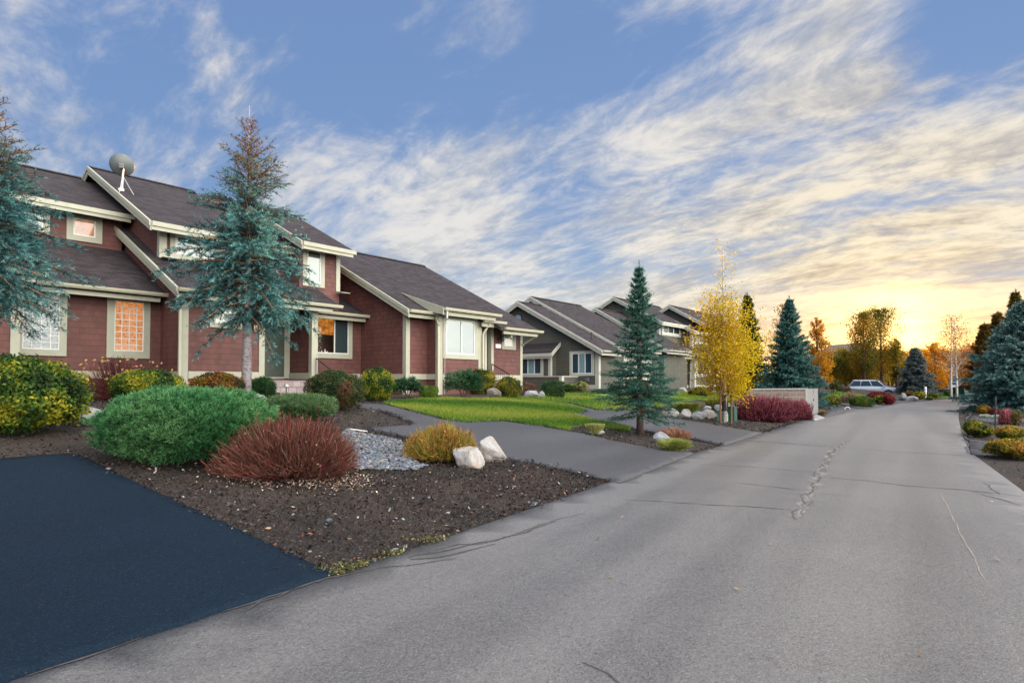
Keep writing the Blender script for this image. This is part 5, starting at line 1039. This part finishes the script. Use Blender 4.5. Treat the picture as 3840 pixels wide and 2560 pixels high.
MASS = [(3085, 1330, 'beside the golden tree'), (3130, 1345, 'second from the left end'), (3172, 1322, 'left of the taller junipers'), (3212, 1318, 'under the left tall juniper'), (3252, 1312, 'between the two tall junipers'), (3292, 1318, 'under the right tall juniper'), (3330, 1325, 'right of the tall junipers'), (3368, 1342, 'above its hood'), (3398, 1362, 'beside the small spruce')]
for i, (px, top, w_) in enumerate(MASS):
    ft('olive_tree_clump', 'olive tree of the screen behind the silver car, '+w_, px, top, 71+rj.uniform(-2, 3), 50, [OGR, [(.08, .09, .01), (.20, .15, .012), (.34, .20, .012)]][i % 2], 120+i, 3800, .16, .1, lambda t: (.85+.3*t if t < .4 else 1-.8*((t-.4)/.6)**1.6), group='screen of olive trees behind the silver car', spread=.24, nlimb=40, flop=.2)
P = atZ(3577, 53); leaftree('aspen_tree', 'nearly bare aspen with two white trunks at the end of the road', P, hpx(1190, 53)-P[2], 2.4, 2.4, lambda t: .85-.55*t, 3000, .11, [(.12, .07, .04), (.20, .11, .05)], 140, 'bark_white', .085, 60, .75, trunks=[(-.28, 0, -.05, 0), (.30, .1, .15, .1)], spread=.25)
for i, (px, top, Zc, rp) in enumerate(((3590, 1335, 76, 62), (3640, 1345, 78, 62), (3740, 1330, 72, 75), (3455, 1345, 80, 62), (3545, 1330, 80, 62))):
    ft('olive_tree_clump', 'low olive tree at the road end, ' + ('right behind the aspen trunks', 'behind the parked far cars', 'behind the lower left of the big blue spruce', 'left of the round golden tree', 'behind the round golden tree')[i], px, top, Zc, rp, (GOLD, OGR, OGR, GOLD, OGR)[i], 150+i, 4200, .19, .1, lambda t: (.9 if t < .5 else 1-.8*((t-.5)/.5)**1.6), group='low trees closing the view at the road end', spread=.26, nlimb=36, flop=.2)

# ------------------------------------------------------------------ rocks
def rock(nm, label, sp, mat, seed, tall=1.0, flat=0.0, group=None, ry=.75, tilt=0.0, cuts=9):
    c, z0, rx, h = sp; r = np.random.default_rng(seed); bm = bmesh.new(); bmesh.ops.create_icosphere(bm, subdivisions=4, radius=1.0)
    P = np.array([v.co for v in bm.verts])
    for i in range(cuts):                                   # planes that cleave facets off the ball
        n = unit(r.normal(size=(1, 3))*np.array([1, 1, .8]))[0]; dcut = r.uniform(.55, .86); dd_ = P@n-dcut; m = dd_ > 0; P[m] -= np.outer(dd_[m]*r.uniform(.88, 1.0), n)
    P *= (1+.07*sn(P, 2.5, seed)+.035*sn(P, 7, seed+1)+.014*sn(P, 18, seed+2))[:, None]
    P[:, 0] *= rx/np.abs(P[:, 0]).max(); P[:, 1] *= rx*ry/np.abs(P[:, 1]).max(); zt = P[:, 2].max(); P[:, 2] = P[:, 2]/zt*h*.62+h*.38
    P[:, 2] += tilt*P[:, 0]*(P[:, 2] > h*.2)
    for v, p in zip(bm.verts, P): v.co = p
    me = bpy.data.meshes.new(nm); bm.to_mesh(me); bm.free(); me.materials.append(M[mat]); o = bpy.data.objects.new(nm, me); col.objects.link(o); o.location = (c[0], c[1], z0); return setp(o, label, 'rock', group)
rock('boulder', 'grey-blue flat-topped boulder between the big yellow-green shrub and the large mugo pine', spot(150, 240, 934, 978), 'rock_grey', 1, tilt=-.12)
rock('boulder', 'front one of two white boulders beside the golden shrub, leaning right', spot(1036, 1119, 1022, 1076, .6), 'rock_white', 4, tilt=-.28, cuts=12)
rock('boulder', 'rear one of two white boulders beside the golden shrub, by the driveway', spot(1096, 1164, 1002, 1059, .6), 'rock_white', 9, tilt=-.20, cuts=12)
rock('boulder', 'brown lichen boulder at the foot of the far entry steps', spot(1112, 1152, 890, 917), 'rock_brown', 5)
rock('boulder', 'grey boulder under the copper-leaved shrub', spot(1203, 1238, 896, 914), 'rock_grey', 6)
rock('boulder', 'smaller grey boulder left of the block hedge', spot(1233, 1252, 897, 915), 'rock_grey', 7)
rock('boulder', 'blue-grey pointed boulder at the road corner under the green spruce', spot(1500, 1542, 990, 1017, .6), 'rock_grey', 8)
rock('flat_stone', 'flat grey stone at the foot of the straw-tipped grass clump', spot(1344, 1388, 989, 998, .6), 'rock_grey', 10)
rock('boulder', 'pale rock mound just right of the blue cedar trunk', spot(566, 618, 902, 926), 'rock_grey', 11)
for i, (x0, y0, x1, y1, lab) in enumerate(((235, 605, 372, 690, 'low dark rock at the left end of the rock row'), (352, 568, 500, 692, 'sloping pale rock second from the left in the rock row'), (486, 578, 660, 702, 'biggest rounded pale rock of the rock row'), (632, 608, 850, 712, 'long low grey rock in the middle of the rock row'),
        (765, 588, 975, 704, 'wide pale rock right of the long low one in the rock row'), (798, 540, 905, 612, 'small tilted blue-grey rock on top of the rock row'), (930, 524, 1045, 620, 'blue-grey rock behind the pale green utility pedestal'), (1085, 522, 1200, 640, 'rock at the right end of the row, beside the dark green box'))):
    rock('boulder', lab, spot(x0, x1, y0, y1, .6, conv=ZC), ('rock_brown', 'rock_white', 'rock_white', 'rock_grey', 'rock_white', 'rock_grey', 'rock_grey', 'rock_grey')[i], 20+i, group='rock row beside the far driveway')
for i, (x0, y0, x1, y1, lab) in enumerate(((480, 308, 600, 372, 'rock against the grey house left of the gold-flecked shrub'), (765, 330, 875, 388, 'left one of two pale rocks behind the birch trunk'), (860, 340, 975, 392, 'right one of two pale rocks behind the birch trunk'))):
    rock('boulder', lab, spot(x0, x1, y0, y1, .6, conv=ZC), 'rock_white', 40+i)
rock('boulder', 'upright grey boulder right of the silver car', spot(1288, 1408, 518, 628, .6, conv=ZD), 'rock_grey', 50)
rock('boulder', 'wide low grey boulder right of the upright one by the silver car', spot(1372, 1568, 562, 635, .6, conv=ZD), 'rock_grey', 51)
rock('flat_stone', 'flat white stone beside the yellow-olive ball shrub past the enclosure', spot(140, 320, 690, 742, .6, conv=ZD), 'rock_white', 52)

# ------------------------------------------------------------------ block enclosure, boxes, posts
ue, va = 20.6, -13.6
pL = G(2812, 1562); pR = gplane(3030, 1559, .09)
pa = np.array(pL[:2]); pbx = np.array(pR); ed = pbx-pa; Le = float(np.linalg.norm(ed)); ang = math.atan2(ed[1], ed[0])
E_ = thing('block_enclosure', 'split-face block enclosure with grey metal cabinet doors and a concrete pad', 'enclosure', (pa[0], pa[1], gz1(*pa)), ang)
ht = hpx(1456, (pa[1]+pbx[1])/2)-gz1(*pa)
MB().box(0, Le-.15, 0, .2, -.3, ht-.05).build('block_wall', M['block'], E_)
MB().box(-.03, Le-.12, -.03, .23, ht-.05, ht).build('wall_cap', M['concrete'], E_)
mb = MB(); mb.box(Le-.15, Le, -.01, .3, -.25, ht+.005); mb.build('end_post', M['cabinet'], E_)
# the doors face the road, square to the wall
q1_ = np.array(gplane(3068, 1553, .09)); fd = q1_-pbx; Ld = float(np.linalg.norm(fd)); a2 = math.atan2(fd[1], fd[0])-ang
cab = bpy.data.objects.new('cabinet', None); col.objects.link(cab); cab.parent = E_; cab.location = (Le, -.01, 0); cab.rotation_euler = (0, 0, a2)
for i in range(2):
    d_ = MB().box(Ld*i/2+.008, Ld*(i+1)/2-.008, 0, .04, .03, ht-.02).build('door', M['cabinet'], cab)
hd = MB(); hd.box(Ld/2-.02, Ld/2+.05, -.03, -.001, ht*.52, ht*.58); hd.build('latch', M['black'], cab)
hb = MB(); hb.box(Ld/2+.06, Ld/2+.12, -.006, -.001, ht*.78, ht*.95); hb.build('notice_strip', M['wood'], cab)
MB().box(0, Ld, .045, .5, -.2, ht-.03).build('cabinet_box', M['cabinet'], cab)
sheet('pad', gp([ZC(2085, 705), ZC(2115, 672), ZC(2240, 668), ZC(2325, 698), ZC(2200, 732)]), M['concrete'], .05, .3)
def obj_at(px, py, Z=None):
    p = G(px, py); return p
p = G(*ZC(1040, 735)); U = thing('utility_pedestal', 'pale green louvred utility pedestal behind the birch stakes', 'utility box', (p[0], p[1], p[2]), R(48)); 
sx = 165/3.36*p[1]/F/2*.72; hh_ = hpx(ZC(0, 622)[1], p[1])-p[2]
MB().box(-sx, sx, -sx*.8, sx*.8, -.05, hh_*.9).build('body', M['plastic_green'], U, bev=.02)
MB().box(-sx*1.06, sx*1.06, -sx*.86, sx*.86, hh_*.9, hh_).build('lid', M['plastic_green'], U, bev=.02)
for k in range(4):
    for s_ in (-1, 1): MB().box(s_*sx*.5-sx*.38, s_*sx*.5+sx*.38, -sx*.8-.018, -sx*.8, hh_*(.12+.19*k), hh_*(.12+.19*k)+hh_*.06).build('louvre', M['plastic_green'], U)
p = G(*ZC(1190, 738)); sx = 110/3.36*p[1]/F/2; hh_ = hpx(ZC(0, 552)[1], p[1])-p[2]
U = thing('utility_box', 'dark green utility box between the birch and the maroon hedge', 'utility box', (p[0], p[1]+.3, p[2]), R(48)); MB().box(-sx, sx, -sx, sx, -.05, hh_-.06).build('body', M['dark_green'], U, bev=.02); MB().box(-sx*1.05, sx*1.05, -sx*1.05, sx*1.05, hh_-.06, hh_).build('lid', M['dark_green'], U, bev=.015)
p = G(*ZE(685, 655)); o = MB().tube([(0, 0, -.1), (.03, .0, 1.12)], .022, 8).build('marker_stake', M['black'], None, loc=tuple(p)); setp(o, 'thin black marker stake on the right verge', 'stake')
p = G(*ZD(1690, 585)); U = thing('white_post', 'white hydrant-like post between two yellow dome shrubs at the road end', 'post', tuple(p))
MB().lathe([(.08, -.1), (.08, .75), (.11, .76), (.11, .8), (.09, .92), (.04, 1.0)], 12).build('post_body', M['white'], U, smooth=False); MB().tube([(-.13, 0, .6), (.13, 0, .6)], .04, 8).build('outlet', M['white'], U)
p = G(*ZD(505, 770)); o = MB().tube([(0, 0, -.05), (0, 0, .10), (.06, -.02, .15), (.18, -.05, .16), (.27, -.02, .05)], .022, 6).build('irrigation_pipe', M['white'], None, loc=tuple(p)); setp(o, 'short bent white irrigation pipe in the mulch past the enclosure', 'pipe')
p0 = G(1313, 1612); p1 = G(1377, 1621); o = MB().tube([tuple(p0+np.array([0, 0, .02])), tuple(p1+np.array([0, 0, .02]))], .014, 6).build('white_stick', M['white']); setp(o, 'thin white stick lying on the mulch by the river pebbles', 'stick')
# mushroom path light before the porch steps
p = G(1073, 1500); Z = p[1]; hh_ = .42
U = thing('path_light', 'little mushroom path light in front of the porch steps', 'garden light', tuple(p)); MB().tube([(0, 0, -.1), (0, 0, hh_)], .014, 8).build('stem', M['black'], U); MB().lathe([(.085, hh_-.03), (.06, hh_+.02), (.02, hh_+.045)], 14).build('lamp_shade', M['steel'], U)
p = G(*ZA(1505, 494)); o = MB().tube([(0, 0, .07), (.5, .1, .07), (1.0, .12, .07), (1.4, .3, .07)], .02, 6).build('garden_hose', M['plastic_green'], None, loc=tuple(p)); setp(o, 'pale green hose lying on the lawn behind the green spruce', 'hose')

# ------------------------------------------------------------------ cars
def paint(name, c, metal=.5, rough=.3):
    m, g, b, o = newmat(name); b.inputs['Base Color'].default_value = (*c, 1); b.inputs['Metallic'].default_value = metal; b.inputs['Roughness'].default_value = rough
    b.inputs['Coat Weight'].default_value = .6; b.inputs['Coat Roughness'].default_value = .05; return m
M['silver'] = paint('silver_paint', (.58, .62, .70), .2); M['navy'] = paint('dark_blue_paint', (.03, .035, .07)); M['rim'] = simple('alloy', (.5, .5, .52), .3, .8, .05)
M['headlamp'] = glass('headlamp_glass', (.4, .42, .45), .25); M['taillamp'] = simple('tail_lamp', (.30, .015, .012), .25)
def car(label, cat, P, ang, body, prof, roofp, L, Wd, wheels, wr, rails=False):
    T = thing('parked_car', label, cat, tuple(P), ang); hw_ = Wd/2
    # body shell: lower profile lofted across the width, narrowing to the top and rounded in plan
    secs = [(-hw_, .90), (-hw_*.985, 1.0), (-hw_*.6, 1.0), (0, 1.0), (hw_*.6, 1.0), (hw_*.985, 1.0), (hw_, .90)]
    n = len(prof); V = []; cx = L/2
    for y, k in secs:
        edge = abs(y)/hw_; pinch = 1-.035*edge**4
        for (x, z) in prof: V.append(((x-cx)*pinch, y*(1 if z < .75 else 1-.05*(z-.75)), .18+(z-.18)*(1 if k == 1 else .985)))
    Fs = []
    for i in range(len(secs)-1):
        for j in range(n): Fs.append((i*n+j, i*n+(j+1) % n, (i+1)*n+(j+1) % n, (i+1)*n+j))
    Fs += [tuple(range(n))[::-1], tuple(range((len(secs)-1)*n, len(secs)*n))]
    mb = MB(); mb.add(V, Fs); b = mb.build('body', M[body], T, bev=.03, smooth=True)
    # greenhouse: narrows upwards
    m_ = len(roofp); V = []; zb = roofp[0][1]; zt = max(z for _, z in roofp)
    for s_ in (-1, 1):
        for (x, z) in roofp: V.append((x-cx, s_*hw_*(.93-.20*(z-zb)/(zt-zb)), z))
    mb = MB(); mb.add(V, [tuple(range(m_))[::-1], tuple(range(m_, 2*m_))]+[(i, (i+1) % m_, m_+(i+1) % m_, m_+i) for i in range(m_)]); mb.build('roof', M[body], T, bev=.035, smooth=True)
    # side windows, set proud of the greenhouse
    x0, x1 = roofp[0][0], roofp[-1][0]; xt0, xt1 = roofp[1][0], roofp[-2][0]
    for s_ in (-1, 1):
        for (fa, fb_) in ((.035, .315), (.335, .635), (.655, .955)):
            def pt(f, h):
                lo = x0+(x1-x0)*f; hi = xt0+(xt1-xt0)*f; x = lo+(hi-lo)*h; z = zb+(zt-zb)*h; return (x-cx, s_*(hw_*(.93-.20*h)+.012), z)
            q = [pt(fa, .10), pt(fb_, .10), pt(fb_, .88), pt(fa, .88)]; q2 = [(a, b_-s_*.03, c_) for a, b_, c_ in q]
            mb = MB(); mb.add(q+q2, [(0, 1, 2, 3), (7, 6, 5, 4), (0, 4, 5, 1), (1, 5, 6, 2), (2, 6, 7, 3), (3, 7, 4, 0)]); mb.build('window', M['carglass'], T)
    for (xa, za, xb, zb_, nm) in ((roofp[-1][0], roofp[-1][1], roofp[-2][0], roofp[-2][1], 'windscreen'), (roofp[0][0], roofp[0][1], roofp[1][0], roofp[1][1], 'rear_window')):
        sgn = 1 if nm == 'windscreen' else -1; q = []
        for f, wf in ((.12, .86), (.88, .72)):
            x = xa+(xb-xa)*f+sgn*.015-cx; z = za+(zb_-za)*f+.012
            q += [(x, -hw_*wf, z), (x, hw_*wf, z)]
        q = [q[0], q[1], q[3], q[2]]; q2 = [(a-sgn*.03, b_, c_-.02) for a, b_, c_ in q]; mb = MB(); mb.add(q+q2, [(0, 1, 2, 3), (7, 6, 5, 4), (0, 4, 5, 1), (1, 5, 6, 2), (2, 6, 7, 3), (3, 7, 4, 0)]); mb.build(nm, M['carglass'], T)
    for x in wheels:
        for s_ in (-1, 1):
            w_ = bpy.data.objects.new('wheel', None); col.objects.link(w_); w_.parent = T; w_.location = (x-cx, s_*(hw_-.09), wr)
            MB().lathe([(wr*.62, -.11), (wr*.96, -.10), (wr, -.06), (wr, .06), (wr*.96, .10), (wr*.62, .11)], 22, axis='y').build('tyre', M['rubber'], w_, smooth=True)
            mb = MB(); mb.lathe([(wr*.63, -.115*1), (wr*.58, -.09), (.03, -.07), (.03, .07), (wr*.58, .09), (wr*.63, .115)], 22, axis='y')
            mb.build('rim', M['rim'], w_)
            MB().lathe([(wr*1.13, -.005), (wr*1.13, .012)], 22, (x-cx, s_*(hw_+.004)-.003, wr+.02), 'y').build('wheel_arch', M['rubber'], T)
    f = L-cx; zl = prof[len(prof)//2][1]
    for s_ in (-1, 1):
        MB().box(f-.28, f-.035, s_*hw_*.60, s_*hw_*.95, .66, .80).build('headlight', M['headlamp'], T, bev=.02)
        MB().box(-cx+.03, -cx+.12, s_*hw_*.72, s_*hw_*.97, .80, 1.02).build('tail_light', M['taillamp'], T, bev=.015)
        mb = MB(); mb.box(x1-cx-.35, x1-cx-.18, s_*(hw_*.93), s_*(hw_*.93+.20), roofp[0][1]+.02, roofp[0][1]+.17); mb.build('mirror', M[body], T, bev=.03)
    MB().box(f-.10, f+.03, -hw_*.88, hw_*.88, .36, .52).build('bumper', M[body], T, bev=.03); MB().box(-cx-.04, -cx+.10, -hw_*.9, hw_*.9, .40, .58).build('bumper', M[body], T, bev=.03)
    MB().box(f-.06, f-.01, -hw_*.45, hw_*.45, .60, .76).build('grille', M['black'], T)
    if rails:
        for s_ in (-1, 1):
            mb = MB(); mb.tube([(xt0-cx+.2, s_*hw_*.66, zt+.0), (xt0-cx+.3, s_*hw_*.66, zt+.06), (xt1-cx-.35, s_*hw_*.66, zt+.06), (xt1-cx-.2, s_*hw_*.66, zt)], .02, 6); mb.build('roof_rail', M['black'], T)
        MB().box(xt0-cx-.12, xt0-cx+.15, -hw_*.6, hw_*.6, zt-.04, zt+.02).build('spoiler', M[body], T, bev=.012)
    return T
suvp = [(0.05, .42), (.02, .62), (.06, .95), (.18, 1.06), (1.2, 1.07), (3.1, 1.05), (3.35, 1.03), (4.2, .95), (4.48, .86), (4.58, .62), (4.52, .36), (4.2, .28), (.4, .28)]
suvr = [(.12, 1.03), (.62, 1.68), (1.2, 1.73), (2.3, 1.72), (2.75, 1.65), (3.55, 1.02)]
Zs = 61; pa_ = atZ(3276, Zs); pa_[2] = CH-(1488-HZ)*Zs/F
car('silver sport utility vehicle parked behind the crimson shrubs, nose towards the road', 'car', pa_, R(-40), 'silver', suvp, suvr, 4.6, 1.82, (.92, 3.68), .36, True)
sedp = [(0.05, .40), (.02, .60), (.08, .86), (.3, .93), (1.2, .95), (3.2, .92), (4.2, .82), (4.5, .72), (4.6, .52), (4.5, .28), (4.2, .24), (.4, .24)]
sedr = [(.6, .90), (1.25, 1.36), (1.8, 1.43), (2.5, 1.41), (3.4, .90)]
pa_ = atZ(3578, 66); car('dark car with a pale bonnet half hidden behind the white aspen trunks', 'car', pa_, R(-20), 'navy', sedp, sedr, 4.6, 1.76, (.9, 3.65), .32)
pa_ = atZ(3640, 63); car('pale silver saloon parked behind the dark green bin, right of the aspen', 'car', pa_, R(165), 'silver', sedp, sedr, 4.6, 1.76, (.9, 3.65), .32)
p = atZ(3648, 57); U = thing('waste_bin', 'dark green low waste bin at the road end before the pale saloon', 'bin', tuple(p), R(10)); MB().prism([(-1.5, 0), (1.5, 0), (1.65, .95), (-1.65, .95)], -.6, .6, axis=1).build('body', M['dark_green'], U); MB().box(-1.7, 1.7, -.65, .65, .95, 1.02).build('lid', M['black'], U)

# ------------------------------------------------------------------ loose stuff on the ground
allpoly = [D1, D2, D3, L1, L2]
def scatter_rect(n, x0, x1, y0, y1, r, extra=None, keep=None):
    P = np.stack([r.uniform(x0, x1, n), r.uniform(y0, y1, n)], 1); m = (sdist(P, LEDGE) > .05)
    for pl in allpoly: m &= ~inpoly(P, pl)
    if keep is not None: m &= keep(P)
    return P[m]
r = np.random.default_rng(21)
PC = np.concatenate([scatter_rect(52000, -5.5, 4.2, 3.6, 12.5, r), scatter_rect(26000, -14, 3, 8, 18, r), scatter_rect(16000, 2, 16, 9, 24, r), scatter_rect(9000, 12, 40, 20, 55, r)])
SP = []
for pl, nn_ in ((D1, 1500), (D2, 1500), (D3, 900)):
    A = np.array(pl); B = np.roll(A, -1, 0); L_ = np.hypot(*(B-A).T); k_ = r.choice(len(A), nn_, p=L_/L_.sum()); f_ = r.random((nn_, 1)); SP.append(A[k_]*(1-f_)+B[k_]*f_+r.normal(0, .05, (nn_, 2))*(1+2*(r.random((nn_, 1)) < .12)))
A = np.array(LEDGE[2:7]); B = A[1:]; A = A[:-1]; L_ = np.hypot(*(B-A).T); k_ = r.choice(len(A), 1500, p=L_/L_.sum()); f_ = r.random((1500, 1)); SP.append(A[k_]*(1-f_)+B[k_]*f_+r.normal(0, .05, (1500, 2)))
SPILL = np.concatenate(SP[:3]); _q = SP[3]+np.array([-.836, .549])*.25; _m = ~(inpoly(_q, D1) | inpoly(_q, D2) | inpoly(_q, D3)); SPILL = np.concatenate([SPILL[sdist(SPILL, LEDGE) > .30], SP[3][_m]]); PC = np.concatenate([PC, SPILL]); nsp = len(SPILL)
rp = np.stack([r.uniform(6.0, 26, 14000), r.uniform(6, 32, 14000)], 1); rp = rp[-sdist(rp, REDGE) > .08]; PC = np.concatenate([PC, rp])
n = len(PC); dist = PC[:, 1]; Cc = np.column_stack([PC, gz(PC)+r.uniform(.002, .022, n)+.012]); i0_ = n-len(rp)-nsp; Cc[i0_:i0_+nsp, 2] += .022
N = unit(np.array([0, 0, 1.])+.55*r.normal(size=(n, 3))); D = unit(np.cross(N, r.normal(size=(n, 3))))
sz = np.minimum(np.exp(r.normal(-4.12, .42, n)), .034)*(1+dist/30); V, Fc = leaves(Cc, D, N, sz*1.7, sz*.75)
kc = r.random(n); cA = pick([(.016, .011, .010), (.028, .018, .015), (.046, .028, .022), (.010, .008, .007)], [3, 3, 2, 3], n, r, .25); cB = pick([(.34, .30, .26), (.22, .15, .10), (.26, .10, .06), (.30, .32, .36)], [3, 3, 1, 2], n, r, .25); cA[kc > .955] = cB[kc > .955]*.8
mk('mulch_chips', V, Fc, M['chip'], None, np.repeat(cA, 4, 0))['kind'] = 'stuff'
# pale litter under the red shrub and along the kerb corner
q = G2(655, 1110); k = 2600; PL = np.stack([q[0]+r.normal(0, .48, k), q[1]+.32+r.normal(0, .30, k)], 1); q2 = [G2(*t) for t in ((790, 1316), (840, 1304), (930, 1275), (1010, 1245))]
PK = np.concatenate([np.stack([q_[0]+r.normal(0, .13, 300), q_[1]+r.normal(0, .07, 300)], 1) for q_ in q2]); PK = PK[sdist(PK, LEDGE) > -.05]
for nm, PP, cs in (('leaf_litter', PL, [(.36, .30, .24), (.28, .18, .14), (.20, .10, .08), (.42, .38, .34)]), ('kerb_moss', PK, [(.09, .10, .03), (.15, .14, .045), (.08, .07, .04)])):
    n = len(PP); Cc = np.column_stack([PP, gz(PP)+r.uniform(.01, .04, n)+.01]); N = unit(np.array([0, 0, 1.])+.6*r.normal(size=(n, 3))); D = unit(np.cross(N, r.normal(size=(n, 3)))); V, Fc = leaves(Cc, D, N, r.uniform(.02, .055, n)*(1 if nm[0] == 'l' else .8), r.uniform(.008, .022, n)); mk(nm, V, Fc, M['chip'], None, np.repeat(pick(cs, [1]*len(cs), n, r, .25), 4, 0))['kind'] = 'stuff'
# river pebbles
PB = [(1300, 1610), (1330, 1622), (1390, 1632), (1500, 1652), (1520, 1690), (1560, 1735), (1600, 1750), (1560, 1765), (1440, 1765), (1330, 1762), (1280, 1700), (1270, 1640)]
pbp = gp(PB); lo = np.min(pbp, 0); hi = np.max(pbp, 0); PP = np.stack([r.uniform(lo[0], hi[0], 6500), r.uniform(lo[1], hi[1], 6500)], 1); PP = PP[inpoly(PP, pbp)][:3000]
ex = [G2(*t)[:2] for t in ((1230, 1160), (1238, 1155), (1222, 1165), (1215, 1158), (1245, 1168), (1180, 1120), (1030, 1180), (985, 1145), (1340, 1125), (1290, 1150), (860, 1290), (905, 1270), (930, 1262), (1060, 1190), (755, 1200), (1150, 1140), (1060, 1145))]; PP = np.concatenate([PP, np.array(ex)])
bm = bmesh.new(); bmesh.ops.create_icosphere(bm, subdivisions=2, radius=1); bv = np.array([v.co for v in bm.verts]); bf = np.array([[v.index for v in f.verts] for f in bm.faces]); bm.free()
n = len(PP); S = r.uniform(.018, .042, (n, 1))*np.array([[1, .75, .5]])*np.exp(r.normal(0, .2, (n, 3))); q = r.uniform(0, 6.28, n); V = bv[None]*S[:, None]; cx_, sx_ = np.cos(q)[:, None], np.sin(q)[:, None]; V = np.stack([V[..., 0]*cx_-V[..., 1]*sx_, V[..., 0]*sx_+V[..., 1]*cx_, V[..., 2]], -1)
V += np.column_stack([PP, gz(PP)+.012+r.uniform(0, .02, n)])[:, None]; Fc = (bf[None]+np.arange(n)[:, None, None]*len(bv)).reshape(-1, 3)
mk('river_pebbles', V.reshape(-1, 3), Fc, M['chip'], None, np.repeat(pick([(.085, .108, .145), (.135, .152, .18), (.06, .075, .10), (.18, .17, .165), (.11, .095, .09)], [3, 3, 2, 2, 1], n, r, .18), len(bv), 0), smooth=True)['kind'] = 'stuff'
# lawns: blades of grass
def lawn(poly, n, seed, hmin=.045, hmax=.085, w_=.010):
    r = np.random.default_rng(seed); A = np.array(poly); lo, hi = A.min(0), A.max(0); P = np.stack([r.uniform(lo[0], hi[0], n*3), r.uniform(lo[1], hi[1], n*3)], 1); P = P[inpoly(P, poly)][:n]; n = len(P)
    a_ = np.column_stack([P, gz(P)+.035]); t = r.normal(0, .5, (n, 2)); hgt = r.uniform(hmin, hmax, n)*(1+.25*sn(P, 2.5, seed)); b_ = a_+np.column_stack([t*hgt[:, None], hgt]); V, Fc = blades(a_, b_, w_*r.uniform(.7, 1.4, n), r.normal(size=(n, 3)))
    c0 = clump(np.column_stack([P, P[:, 0]*0]), [(.035, .10, .010), (.075, .17, .012), (.14, .23, .016), (.26, .27, .05)], r, seed+2, 1.8, .25, .7); mk('grass', V, Fc, M['leaf'], None, np.repeat(c0, 4, 0))['kind'] = 'stuff'
lawn(L1, 90000, 31); lawn(L2, 52000, 32, .05, .10, .014); lawn(L3, 12000, 33, .06, .12, .03); lawn(L4, 9000, 34, .06, .14, .05)
# fallen leaves on lawn and road
pts = [ZA(770, 855), ZA(1165, 830), ZA(640, 830), ZA(985, 905), ZA(1040, 860), ZA(1100, 895), ZA(930, 770), ZA(310, 600), ZA(450, 875), ZA(100, 860), ZR(225, 415), ZR(190, 497), ZR(65, 615), ZR(130, 823), ZR(625, 772), ZR(805, 888), ZR(990, 647), ZR(925, 132), ZR(1217, 216), ZR(2180, 415), ZR(2210, 730), ZR(2330, 733), ZR(1790, 1243), ZR(440, 143), ZC(1360, 1073), ZC(1495, 1120), ZC(1465, 848), Q(710, 1133), Q(690, 1120), Q(835, 1100), Q(820, 1085)]
C = np.array([G(*t) for t in pts]); n = len(C); C[:, 2] += .05+.01*r.random(n); C[10:, 2] -= .02; N = unit(np.array([0, 0, 1.])+.35*r.normal(size=(n, 3))); D = unit(np.cross(N, r.normal(size=(n, 3)))); V, Fc = leaves(C, D, N, r.uniform(.04, .07, n), r.uniform(.03, .045, n))
mk('fallen_leaves', V, Fc, M['leaf'], None, np.repeat(pick([(.34, .24, .08), (.40, .30, .20), (.22, .10, .06)], [2, 2, 1], n, r, .2), 4, 0))['kind'] = 'stuff'

# ------------------------------------------------------------------ mountains far behind the sunset
m, g, b, o = newmat('snowy_mountain'); tc = g.n('ShaderNodeTexCoord').outputs['Object']; s = g.n('ShaderNodeSeparateXYZ'); g.l(tc, s.inputs[0])
nn = g.noise(tc, .035, 6, .65); hgt = g.m('ADD', g.m('DIVIDE', s.outputs[2], 110.0), g.m('MULTIPLY', g.m('SUBTRACT', nn, .5), 1.1))
g.l(g.mix(g.mr(hgt, .18, .34), (.10, .11, .13, 1), (.75, .76, .80, 1)), b.inputs['Base Color']); b.inputs['Roughness'].default_value = .9; M['mountain'] = m
na, nr_ = 170, 18; az = np.linspace(R(5), R(52), na); V = []
for i, a_ in enumerate(az):
    px = 1920+F*math.tan(a_); pk = 0
    for (cx_, w_, top) in ((3365, 55, 30), (3415, 45, 38), (3500, 60, 40), (3575, 90, 62), (3660, 90, 40), (3250, 150, 18), (3000, 240, 14), (3850, 200, 30), (2500, 300, 9)): pk = max(pk, top*max(0, 1-abs(px-cx_)/w_)**.9)
    hgt = (pk*1500/F/math.cos(a_)*1.0+8+3*math.sin(i*.9)+2*math.sin(i*2.3))
    for j in range(nr_):
        t = j/(nr_-1); Rr = 1700-420*t; V.append((Rr*math.sin(a_), Rr*math.cos(a_), max(-5, hgt*(1-t)**1.15*(1+.16*math.sin(i*1.7+j*2.1)*(t > .02)))-2))
V = np.array(V); idx = np.arange(na*nr_).reshape(na, nr_); Fc = np.stack([idx[:-1, :-1], idx[1:, :-1], idx[1:, 1:], idx[:-1, 1:]], -1).reshape(-1, 4)
mk('mountains', V, Fc, M['mountain'], smooth=True)['kind'] = 'structure'
